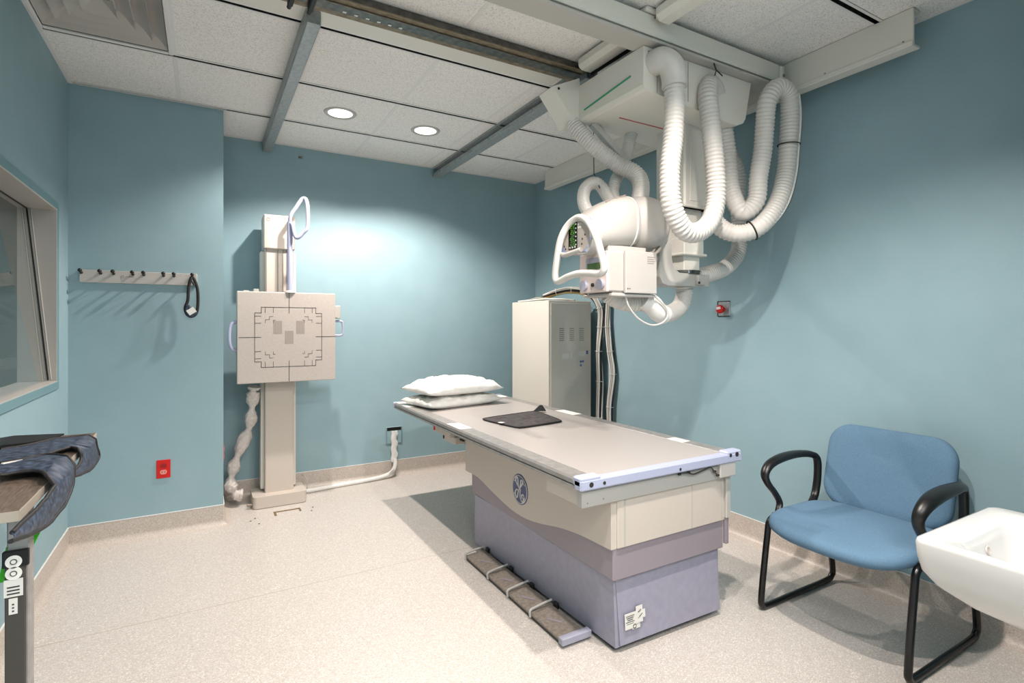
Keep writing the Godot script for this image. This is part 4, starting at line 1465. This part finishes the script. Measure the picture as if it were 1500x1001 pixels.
# ------------------------------------------------------------------ generator cabinet and its cables
func build_cabinet() -> void:
	var t := thing("generator_cabinet", "tall cream metal generator cabinet in the far right corner", "cabinet", Vector3(2.588, 0, -3.82))
	nb()
	span(2.375, 2.800, 0.03, 1.515, -4.11, -3.53, 0.004)
	done("body", M.cabinet, t)
	nb()
	span(2.392, 2.795, 0.06, 1.495, -3.531, -3.524, 0.002)
	var fp := done("front_panel", M.cabinet, t)
	nb()
	for k in 3:
		for j in 7:
			span(2.475 + k * 0.100, 2.520 + k * 0.100, 1.190 + j * 0.016, 1.196 + j * 0.016, -3.5245, -3.5222)
	done("louvre", M.faint, fp)
	nb()
	for q in [[2.50, 2.57, 1.045, 1.085], [2.585, 2.60, 1.04, 1.095], [2.665, 2.735, 1.06, 1.10]]:
		span(q[0], q[1], q[2], q[3], -3.5245, -3.5230)
	done("label", M.label, fp)
	nb()
	span(2.745, 2.765, 1.075, 1.105, -3.5245, -3.5228)
	for q in [[2.690, 1.015], [2.712, 1.017], [2.690, 0.985]]:
		disc(Vector3(q[0], q[1], -3.5240), Vector3(0, 0, 1), 0.010, 0.001, 12)
	done("print", M.blueink, fp)
	nb()
	span(2.36, 2.81, 0.0, 0.03, -4.12, -3.52)
	done("plinth", M.taupe, t)
	# cable bundles: each cable a part of its bundle
	var top := [Vector3(2.50, 1.550, -3.80), Vector3(2.58, 1.590, -3.72), Vector3(2.68, 1.610, -3.64), Vector3(2.78, 1.575, -3.53), Vector3(2.838, 1.46, -3.46), Vector3(2.845, 1.30, -3.46), Vector3(2.835, 1.10, -3.47), Vector3(2.845, 0.85, -3.47), Vector3(2.84, 0.55, -3.47), Vector3(2.85, 0.14, -3.47)]
	bundle("cable_bundle", "black and white cable bundle arching off the cabinet top and down the wall", top, 8, 0.022, 1)
	var vert := [Vector3(2.868, 1.78, -3.39), Vector3(2.866, 1.50, -3.39), Vector3(2.862, 1.30, -3.39), Vector3(2.862, 1.10, -3.36), Vector3(2.868, 0.92, -3.33), Vector3(2.860, 0.65, -3.36), Vector3(2.862, 0.40, -3.35), Vector3(2.862, 0.14, -3.35)]
	bundle("cable_bundle", "cable bundle running straight up the right wall behind the tube", vert, 7, 0.020, 2)
	var flat := thing("cable_coil", "few pale loose cables lying on the cabinet top", "cable", Vector3(2.45, 1.515, -3.85))
	for k in 4:
		nb()
		var z := -3.66 - k * 0.05
		tube(cat([Vector3(2.385 + k * 0.01, 1.522, -4.02 + k * 0.01), Vector3(2.41 + k * 0.01, 1.528 + k * 0.004, -3.85), Vector3(2.46, 1.534 + k * 0.003, -3.70 - k * 0.02), Vector3(2.56, 1.530, -3.60 - k * 0.01), Vector3(2.66 + k * 0.02, 1.523, -3.58 - k * 0.02)]), 0.0065, 8)
		done("cable", [M.label, M.black, M.wiregreen, M.label][k], flat)

func bundle(called: String, label: String, path: Array, n: int, spread: float, seed_n: int) -> void:
	var t := thing(called, label, "cable", path[path.size() - 1], "cable bundles beside the cabinet")
	var r := RandomNumberGenerator.new()
	r.seed = seed_n
	for k in n:
		nb()
		var a := TAU * k / n
		var pts := []
		for i in path.size():
			var f := spread * (0.75 + 0.5 * r.randf())
			var q: Vector3 = path[i] + Vector3(cos(a + i * 0.25) * f * 0.8, sin(a) * f * (1.0 if i < 4 and seed_n == 1 else 0.0), sin(a + i * 0.25) * f)
			q.x = minf(q.x, XR - 0.010)
			pts.append(q)
		tube(cat(pts, false, 8), 0.0075, 8)
		done("cable", [M.black, M.label, M.greyplastic, M.label, M.black, M.wiretan, M.wiregreen, M.label][k % 8], t)
	nb()
	for i in range(1, path.size() - 1):
		var d: Vector3 = (path[i + 1] - path[i - 1]).normalized()
		tube(ring_about(path[i], d, spread * 1.5, 14), 0.0022, 6, true)
	done("cable_tie", M.label, t)

# ------------------------------------------------------------------ chair
func build_chair() -> void:
	var t := thing("armchair", "blue upholstered waiting chair with black sled frame against the right wall", "chair", Vector3(2.5, 0, -1.26))
	for z in [-1.560, -0.965]:
		nb()
		tube(cat([Vector3(2.36, 0.425, z), Vector3(2.295, 0.405, z), Vector3(2.275, 0.33, z), Vector3(2.235, 0.08, z), Vector3(2.238, 0.025, z), Vector3(2.285, 0.0142, z), Vector3(2.50, 0.0142, z), Vector3(2.75, 0.0142, z), Vector3(2.805, 0.028, z), Vector3(2.815, 0.08, z), Vector3(2.765, 0.33, z), Vector3(2.745, 0.405, z), Vector3(2.68, 0.425, z)], false, 6), 0.0140, 12)
		done("sled_leg", M.blackpaint, t, "black tubular sled leg")
	nb()
	rod(Vector3(2.40, 0.424, -1.565), Vector3(2.40, 0.424, -0.960), 0.011, 10)
	done("cross_bar", M.blackpaint, t)
	nb()
	rod(Vector3(2.66, 0.424, -1.565), Vector3(2.66, 0.424, -0.960), 0.011, 10)
	done("cross_bar", M.blackpaint, t)
	# seat cushion
	nb()
	var secs := []
	for d in [[0.0, 0.80, 0.85], [0.006, 0.93, 0.94], [0.020, 0.99, 0.99], [0.036, 1.0, 1.0], [0.052, 0.985, 0.985], [0.062, 0.93, 0.95], [0.068, 0.80, 0.85], [0.070, 0.45, 0.5]]:
		var s := []
		for k in 56:
			var a := TAU * k / 56.0
			var cx := pow(absf(cos(a)), 0.52) * signf(cos(a))
			var sz := pow(absf(sin(a)), 0.52) * signf(sin(a))
			# bowed front edge
			var x := cx * 0.262
			if cx < 0.0: x -= 0.030 * (1.0 - sz * sz)
			s.append(Vector3(2.432 + x * d[1], 0.402 + d[0] - 0.014 * pow(maxf(0.0, -cx), 4.0), -1.258 - sz * 0.292 * d[2]))
		secs.append(s)
	loft(secs)
	done("seat", M.chairblue, t, "blue woven seat cushion")
	# back cushion, leaning back
	nb()
	secs = []
	var up := Vector3(0.24, 0.97, 0).normalized()
	var out := Vector3(-up.y, up.x, 0)
	for d in [[0.0, 0.90], [0.008, 0.97], [0.024, 1.0], [0.042, 1.0], [0.056, 0.97], [0.064, 0.90], [0.068, 0.70], [0.069, 0.35]]:
		var s := []
		for q in rrect(0.530, 0.400, 0.105, 8):
			var w: Vector2 = q * d[1]
			var bow := 0.020 * pow(w.x / 0.265, 2.0)
			s.append(Vector3(2.762, 0.628, -1.262) + up * w.y + Vector3(0, 0, 1) * w.x + out * (d[0] + bow))
		secs.append(s)
	loft(secs)
	done("backrest", M.chairblue, t, "blue woven back cushion")
	nb()
	secs = []
	for d in [[-0.014, 0.88], [-0.008, 0.93], [0.008, 0.955]]:
		var s := []
		for q in rrect(0.530, 0.400, 0.105, 8):
			var w: Vector2 = q * d[1]
			var bow := 0.020 * pow(w.x / 0.265, 2.0)
			s.append(Vector3(2.762, 0.628, -1.262) + up * w.y + Vector3(0, 0, 1) * w.x + out * (d[0] + bow))
		secs.append(s)
	loft(secs)
	done("back_shell", M.blackplastic, t)
	for s in [-1.0, 1.0]:
		var z: float = -1.262 + s * 0.300
		nb()
		var p := cat([Vector3(2.62, 0.440, z - s * 0.01), Vector3(2.665, 0.475, z), Vector3(2.685, 0.56, z), Vector3(2.680, 0.645, z), Vector3(2.640, 0.672, z + s * 0.01), Vector3(2.54, 0.683, z + s * 0.02), Vector3(2.42, 0.680, z + s * 0.02), Vector3(2.325, 0.660, z + s * 0.018), Vector3(2.280, 0.622, z + s * 0.012), Vector3(2.290, 0.580, z + s * 0.005), Vector3(2.335, 0.530, z), Vector3(2.365, 0.480, z - s * 0.005), Vector3(2.345, 0.440, z - s * 0.012)], false, 6)
		var rad := []
		for i in p.size():
			var f := float(i) / (p.size() - 1)
			rad.append(0.0135 + 0.0085 * exp(-pow((f - 0.52) / 0.16, 2.0)))
		tube(p, 0.016, 14, false, rad, 1.35)
		done("armrest", M.blackplastic, t, "black plastic loop armrest")
	for s in [-1.0, 1.0]:
		for x in [2.35, 2.62]:
			nb()
			bx(Vector3(x, 0.428, -1.262 + s * 0.285), Vector3(0.07, 0.022, 0.04), 0.004)
			done("bracket", M.blackplastic, t)
	nb()
	bx(Vector3(2.70, 0.46, -1.262), Vector3(0.03, 0.16, 0.12), 0.006, Basis(Vector3.BACK, -0.24))
	done("back_bracket", M.blackplastic, t)

# ------------------------------------------------------------------ sink
func build_sink() -> void:
	var t := thing("wall_sink_basin", "white ceramic wall-hung hand basin next to the blue chair", "sink", Vector3(2.125, 0.56, -0.445))
	var sec := func(x0: float, x1: float, d: float, r: float, y: float) -> Array:
		var s := []
		for q in rrect(x1 - x0, d, r, 8):
			s.append(Vector3((x0 + x1) / 2 + q.x, y, -0.445 - q.y))
		return s
	var secs := [sec.call(1.84, 2.124, 0.16, 0.05, 0.556), sec.call(1.745, 2.124, 0.26, 0.07, 0.575), sec.call(1.675, 2.124, 0.37, 0.07, 0.612), sec.call(1.648, 2.124, 0.45, 0.05, 0.645), sec.call(1.638, 2.124, 0.490, 0.036, 0.676), sec.call(1.633, 2.124, 0.500, 0.028, 0.712), sec.call(1.630, 2.124, 0.504, 0.026, 0.750), sec.call(1.633, 2.122, 0.498, 0.026, 0.760), sec.call(1.642, 2.115, 0.480, 0.030, 0.764), sec.call(1.666, 2.030, 0.370, 0.060, 0.760), sec.call(1.676, 2.022, 0.350, 0.065, 0.750), sec.call(1.684, 2.014, 0.335, 0.070, 0.725), sec.call(1.700, 2.000, 0.305, 0.075, 0.670), sec.call(1.730, 1.975, 0.255, 0.080, 0.628), sec.call(1.81, 1.90, 0.10, 0.04, 0.614)]
	nb()
	loft(secs)
	done("basin", M.china, t)
	nb()
	lathe([Vector2(0.0, 0.001), Vector2(0.008, 0.001), Vector2(0.009, 0.003), Vector2(0.012, 0.003), Vector2(0.013, 0.0)], Vector3(1.845, 0.712, -0.6085), Vector3(0, 0.25, 1), 20)
	done("overflow_ring", M.panel, t, "overflow hole ring")
	nb()
	lathe([Vector2(0.0, 0.001), Vector2(0.022, 0.001), Vector2(0.024, 0.0)], Vector3(1.855, 0.6145, -0.445), Vector3.UP, 20)
	done("drain", M.chrome, t)
	nb()
	lathe([Vector2(0.0, 0.0), Vector2(0.03, 0.0), Vector2(0.03, 0.02), Vector2(0.016, 0.04), Vector2(0.0, 0.04)], Vector3(2.065, 0.762, -0.445), Vector3.UP, 20, true)
	tube(cat([Vector3(2.065, 0.79, -0.445), Vector3(2.06, 0.87, -0.445), Vector3(2.02, 0.905, -0.445), Vector3(1.96, 0.885, -0.445)], false, 6), 0.011, 12)
	done("tap", M.chrome, t)

# ------------------------------------------------------------------ side table with draped apron
func build_side_table() -> void:
	var t := thing("side_table", "narrow grey wood-grain side table on an aluminium post under the control window", "table", Vector3(-0.53, 0, -2.13))
	nb()
	span(-0.682, -0.3685, 0.874, 0.899, -2.64, -1.63, 0.0015)
	var top := done("table_top", M.woodgrey, t, "grey-brown wood-grain top")
	nb()
	span(-0.3690, -0.3672, 0.875, 0.8985, -2.639, -1.631)
	span(-0.682, -0.3690, 0.875, 0.8985, -1.6305, -1.6290)
	done("edge_band", M.edge, top, "pale edge band")
	nb()
	span(-0.412, -0.370, 0.0, 0.874, -1.762, -1.720, 0.003)
	span(-0.668, -0.630, 0.0, 0.874, -1.762, -1.720, 0.003)
	done("post", M.alu, t, "aluminium post")
	nb()
	span(-0.414, -0.376, 0.0, 0.775, -1.720, -1.712, 0.002)
	done("post_cover", M.taupe, t, "dark lower post cover")
	nb()
	span(-0.4185, -0.3695, 0.742, 0.782, -1.722, -1.710, 0.002)
	done("post_clamp", M.black, t)
	nb()
	span(-0.686, -0.660, 0.80, 0.874, -2.62, -1.74)
	done("wall_cleat", M.alu, t)
	for q in [[0.756, 0.0125], [0.728, 0.0125]]:
		nb()
		lathe([Vector2(0, 0.0015), Vector2(q[1] * 1.25, 0.0015), Vector2(q[1] * 1.25, 0.0)], Vector3(-0.397, q[0], -1.7112), Vector3(0, 0, 1), 20, true)
		var rs := done("round_sticker", M.paper, t, "round white sticker")
		nb()
		tube(ring_about(Vector3(-0.397, q[0], -1.7094), Vector3(0, 0, 1), 0.006, 14), 0.001, 5, true)
		done("print", M.ink, rs)
	for q in [[-0.415, -0.380, 0.672, 0.714], [-0.406, -0.390, 0.630, 0.668]]:
		nb()
		span(q[0], q[1], q[2], q[3], -1.7118, -1.7104)
		var lb := done("label", M.label, t, "white printed label")
		nb()
		for k in 3:
			span(q[0] + 0.006, q[1] - 0.006, q[2] + 0.006 + k * 0.008, q[2] + 0.009 + k * 0.008, -1.7105, -1.7098)
		done("print", M.ink, lb)
	nb()
	prism([Vector2(-0.440, 0.690), Vector2(-0.405, 0.690), Vector2(-0.360, 0.800), Vector2(-0.372, 0.800), Vector2(-0.425, 0.775)], Vector3(0, 0, -1.772), Vector3(1, 0, 0), Vector3(0, 1, 0), 0.003)
	done("tag", M.green, t, "bright green tag")

	var a_out := [Vector3(-0.579, 0.905, -2.352), Vector3(-0.557, 0.905, -2.368), Vector3(-0.534, 0.905, -2.385), Vector3(-0.512, 0.905, -2.407), Vector3(-0.490, 0.905, -2.436), Vector3(-0.467, 0.905, -2.466), Vector3(-0.440, 0.905, -2.479), Vector3(-0.411, 0.905, -2.490), Vector3(-0.372, 0.903, -2.500), Vector3(-0.360, 0.865, -2.531), Vector3(-0.356, 0.815, -2.579), Vector3(-0.356, 0.805, -2.438), Vector3(-0.356, 0.826, -2.272), Vector3(-0.356, 0.852, -2.122)]
	var a_in := [Vector3(-0.510, 0.905, -2.069), Vector3(-0.495, 0.905, -2.080), Vector3(-0.480, 0.905, -2.091), Vector3(-0.465, 0.905, -2.103), Vector3(-0.453, 0.905, -2.129), Vector3(-0.440, 0.905, -2.155), Vector3(-0.429, 0.905, -2.190), Vector3(-0.417, 0.905, -2.228), Vector3(-0.402, 0.905, -2.253), Vector3(-0.386, 0.905, -2.279), Vector3(-0.362, 0.901, -2.246), Vector3(-0.358, 0.880, -2.235), Vector3(-0.358, 0.872, -2.171), Vector3(-0.358, 0.873, -2.084)]
	var b_out := [Vector3(-0.514, 0.905, -2.088), Vector3(-0.490, 0.905, -2.107), Vector3(-0.466, 0.905, -2.127), Vector3(-0.442, 0.905, -2.156), Vector3(-0.411, 0.905, -2.154), Vector3(-0.364, 0.904, -2.100), Vector3(-0.356, 0.857, -2.077), Vector3(-0.354, 0.829, -2.038), Vector3(-0.354, 0.812, -1.961), Vector3(-0.354, 0.812, -1.853), Vector3(-0.354, 0.820, -1.749), Vector3(-0.354, 0.838, -1.645), Vector3(-0.354, 0.860, -1.552), Vector3(-0.356, 0.880, -1.469)]
	var b_in := [Vector3(-0.474, 0.905, -1.926), Vector3(-0.459, 0.905, -1.932), Vector3(-0.443, 0.905, -1.938), Vector3(-0.425, 0.905, -1.938), Vector3(-0.406, 0.905, -1.935), Vector3(-0.383, 0.905, -1.910), Vector3(-0.362, 0.901, -1.846), Vector3(-0.358, 0.894, -1.800), Vector3(-0.356, 0.890, -1.743), Vector3(-0.356, 0.888, -1.687), Vector3(-0.356, 0.890, -1.629), Vector3(-0.356, 0.892, -1.574), Vector3(-0.356, 0.894, -1.530), Vector3(-0.356, 0.895, -1.480)]
	t = thing("lead_apron", "marbled blue lead apron with black binding draped over the side table edge", "apron", Vector3(-0.40, 0.90, -2.1))
	var ns := FastNoiseLite.new()
	ns.seed = 9
	ns.frequency = 6.0
	var lift := 0.0
	for bnd in [[a_out, a_in], [b_out, b_in]]:
		var o := cat(bnd[0], false, 4)
		var n := cat(bnd[1], false, 4)
		nb()
		var g := []
		for i in o.size():
			var row := []
			for k in 7:
				var s := k / 6.0
				var p: Vector3 = o[i].lerp(n[i], s)
				var bulge := 0.006 * sin(s * PI) + 0.005 * ns.get_noise_3dv(p * 2.0)
				if p.y < 0.900: p.x = maxf(p.x, -0.352) + maxf(0.0, bulge) + lift
				else: p.y = maxf(p.y, 0.9155) + maxf(0.0, bulge) + lift
				row.append(p)
			g.append(row)
		sheet(g, Vector3(0.0015, 0.002, 0))
		done("apron_panel", M.apron, t, "marbled blue panel")
		nb()
		for e in [0, 6]:
			tube(g.map(func(row): return row[e]), 0.0050, 7)
		done("binding", M.binding, t, "black binding")
		lift += 0.006
	nb()
	sheet([[Vector3(-0.675, 0.9165, -2.56), Vector3(-0.675, 0.9165, -2.36)], [Vector3(-0.60, 0.922, -2.585), Vector3(-0.59, 0.924, -2.39)], [Vector3(-0.53, 0.9165, -2.60), Vector3(-0.535, 0.918, -2.43)], [Vector3(-0.46, 0.9125, -2.60), Vector3(-0.48, 0.9125, -2.50)]], Vector3(0, 0.006, 0))
	done("shoulder_strap", M.black, t, "black shoulder strap")
	nb()
	bx(Vector3(-0.485, 0.922, -2.085), Vector3(0.05, 0.006, 0.022), 0.002, Basis(Vector3.UP, 0.5))
	done("buckle", M.label, t, "white buckle")

# ------------------------------------------------------------------ small things on the walls
func build_wall_things() -> void:
	var t := thing("hook_rail", "white wall rail with black hooks on the boxed-out wall", "coat hooks", Vector3(-0.337, 1.61, ZP))
	nb()
	span(-0.636, -0.039, 1.573, 1.648, ZP, ZP + 0.014, 0.002)
	var b := done("board", M.white, t)
	nb()
	tube(ring_about(Vector3(-0.428, 1.614, ZP + 0.0145), Vector3(0, 0, 1), 0.007, 16), 0.0012, 5, true)
	span(-0.415, -0.372, 1.612, 1.616, ZP + 0.0138, ZP + 0.0146)
	done("print", M.faint, b)
	for q in [[-0.53, 1.585], [-0.53, 1.64], [-0.125, 1.585], [-0.125, 1.640]]:
		nb()
		disc(Vector3(q[0], q[1], ZP + 0.014), Vector3(0, 0, 1), 0.003, 0.0015, 8)
		done("screw", M.greyplastic, b)
	for x in [-0.627, -0.5355, -0.473, -0.378, -0.3226, -0.220, -0.165, -0.066]:
		nb()
		lathe([Vector2(0.0, 0.0), Vector2(0.009, 0.0), Vector2(0.0065, 0.006), Vector2(0.006, 0.032), Vector2(0.010, 0.040), Vector2(0.011, 0.046), Vector2(0.007, 0.052), Vector2(0.0, 0.053)], Vector3(x, 1.630, ZP + 0.014), Vector3(0, 0.25, 1), 14)
		done("hook", M.blackplastic, t, "black peg hook")
	t = thing("thyroid_collar", "dark strap loop with a white tag hanging from the end hook", "strap", Vector3(-0.066, 1.62, ZP + 0.045))
	nb()
	var z := ZP + 0.046
	tube(cat([Vector3(-0.066, 1.626, z), Vector3(-0.085, 1.563, z), Vector3(-0.090, 1.477, z), Vector3(-0.104, 1.428, z), Vector3(-0.094, 1.388, z), Vector3(-0.068, 1.374, z), Vector3(-0.042, 1.400, z), Vector3(-0.034, 1.478, z), Vector3(-0.040, 1.564, z)], true, 6), 0.009, 8, true, [], 0.5)
	done("strap", M.binding, t)
	nb()
	tube(cat([Vector3(-0.090, 1.44, z + 0.003), Vector3(-0.092, 1.40, z + 0.004), Vector3(-0.070, 1.380, z + 0.004), Vector3(-0.050, 1.40, z + 0.004), Vector3(-0.075, 1.415, z + 0.005)], true, 5), 0.012, 8, true, [], 0.5)
	done("collar_pad", M.apron, t, "dark blue pad")
	nb()
	bx(Vector3(-0.070, 1.408, z + 0.016), Vector3(0.046, 0.036, 0.002), 0.0, Basis(Vector3.BACK, 0.6))
	done("tag", M.paper, t, "white tag")
	nb()
	bx(Vector3(-0.066, 1.595, z), Vector3(0.012, 0.05, 0.008), 0.002, Basis(Vector3.BACK, 0.5))
	done("clip", M.blackplastic, t)

	t = thing("red_outlet", "red power outlet plate low on the boxed-out wall facing the room", "power outlet", Vector3(-0.221, 0.415, ZP), "red power outlets")
	nb()
	span(-0.259, -0.184, 0.358, 0.472, ZP, ZP + 0.006, 0.002)
	done("plate", M.red, t)
	nb()
	prism(rrect(0.036, 0.028, 0.012), Vector3(-0.2215, 0.396, ZP + 0.006), Vector3(1, 0, 0), Vector3(0, 1, 0), 0.002)
	done("socket", M.redlight, t, "pale worn socket")
	nb()
	prism(rrect(0.036, 0.028, 0.012), Vector3(-0.2215, 0.436, ZP + 0.006), Vector3(1, 0, 0), Vector3(0, 1, 0), 0.002)
	done("socket", mat(Color(0.62, 0.01, 0.01), 0.35), t)
	nb()
	for y in [0.396, 0.436]:
		for x in [-0.229, -0.214]:
			span(x - 0.0015, x + 0.0015, y - 0.005, y + 0.006, ZP + 0.008, ZP + 0.0084)
	done("slot", M.ink, t)
	t = thing("red_outlet", "red power outlet on the side of the boxed-out wall beside the stand", "power outlet", Vector3(XP, 0.42, -4.26), "red power outlets")
	nb()
	span(XP, XP + 0.008, 0.365, 0.480, -4.30, -4.225, 0.002)
	done("plate", M.red, t)
	nb()
	span(XP + 0.008, XP + 0.011, 0.38, 0.412, -4.28, -4.245, 0.001)
	span(XP + 0.008, XP + 0.011, 0.432, 0.464, -4.28, -4.245, 0.001)
	done("socket", M.redlight, t)

	t = thing("emergency_stop", "red mushroom emergency stop button on a metal plate on the right wall", "switch", Vector3(XR, 1.423, -2.295))
	nb()
	span(XR - 0.006, XR, 1.376, 1.472, -2.335, -2.245, 0.002)
	done("plate", M.galv, t)
	nb()
	span(XR - 0.0072, XR - 0.002, 1.374, 1.379, -2.336, -2.244)
	span(XR - 0.0072, XR - 0.002, 1.469, 1.474, -2.336, -2.244)
	span(XR - 0.0072, XR - 0.002, 1.374, 1.474, -2.337, -2.331)
	done("gasket", M.black, t)
	nb()
	lathe([Vector2(0.016, 0.0), Vector2(0.016, 0.022), Vector2(0.027, 0.026), Vector2(0.028, 0.036), Vector2(0.022, 0.043), Vector2(0.0, 0.046)], Vector3(XR - 0.006, 1.421, -2.292), Vector3(-1, 0, 0), 28)
	var mb := done("mushroom_button", M.red, t)
	nb()
	bx(Vector3(XR - 0.053, 1.428, -2.292), Vector3(0.002, 0.016, 0.032), 0.0, Basis(Vector3.RIGHT, -0.12))
	done("button_label", M.label, mb, "white label strip")

	t = thing("wall_anchor", "small metal anchor bracket high on the far wall", "bracket", Vector3(0.668, 2.66, ZB))
	nb()
	bx(Vector3(0.668, 2.66, ZB + 0.004), Vector3(0.030, 0.008, 0.008), 0.001, Basis(Vector3.BACK, 0.5))
	bx(Vector3(0.668, 2.66, ZB + 0.004), Vector3(0.030, 0.008, 0.008), 0.001, Basis(Vector3.BACK, -0.5))
	done("clip", M.oldsteel, t)

# ------------------------------------------------------------------ control room behind the window
func build_booth() -> void:
	var o := setting("wall_booth", "teal walls of the control room beyond the window")
	nb()
	span(-2.5, -2.4, 0, 2.85, -5.7, -0.9)
	span(-2.4, -0.79, 0, 2.85, -5.7, -5.6)
	span(-2.4, -0.83, 0, 2.85, -1.0, -0.9)
	done("plaster", M.booth, o)
	nb()
	span(-2.5, -0.79, -0.1, 0.0, -5.7, -0.9)
	done("booth_floor", M.floor, o)
	nb()
	span(-2.5, -0.83, 2.75, 2.85, -5.7, -0.9)
	span(-0.84, -0.79, 0, 2.85, -5.65, -4.64)
	done("booth_ceiling", M.tee, o)
	fill_panel(-1.6, -2.6, 0.61, 0.61, "square unseen fill lamp added in the control room", 0.10)  # unseen lamp, added to light the control room faintly
	var t := thing("control_desk", "dark control desk beyond the window", "desk", Vector3(-1.3, 0, -4.9))
	nb()
	span(-1.85, -0.86, 0.86, 0.89, -5.3, -4.4, 0.004)
	done("desk_top", M.taupe, t)
	nb()
	span(-1.83, -1.80, 0, 0.86, -5.28, -4.42)
	span(-0.90, -0.87, 0, 0.86, -5.28, -4.42)
	done("side_panel", M.taupe, t)
	t = thing("computer_monitor", "dark computer monitor on the control desk beyond the window", "monitor", Vector3(-1.32, 0.89, -4.8))
	nb()
	bx(Vector3(-1.32, 1.16, -4.8), Vector3(0.50, 0.34, 0.03), 0.006, Basis(Vector3.UP, 0.5))
	done("bezel", M.blackplastic, t)
	nb()
	rod(Vector3(-1.32, 0.895, -4.82), Vector3(-1.32, 1.05, -4.82), 0.02)
	lathe([Vector2(0, 0), Vector2(0.1, 0), Vector2(0.1, 0.01), Vector2(0, 0.012)], Vector3(-1.32, 0.89, -4.82), Vector3.UP, 20, true)
	done("stand", M.blackplastic, t)
	t = thing("desk_unit", "white box on the control desk beside the monitor", "box", Vector3(-1.05, 0.89, -4.75))
	nb()
	span(-1.15, -0.95, 0.89, 1.03, -4.85, -4.65, 0.006)
	done("casing", M.taupe, t)
	nb()
	span(-1.15, -0.95, 1.03, 1.10, -4.85, -4.65, 0.006)
	done("lid", M.white, t)
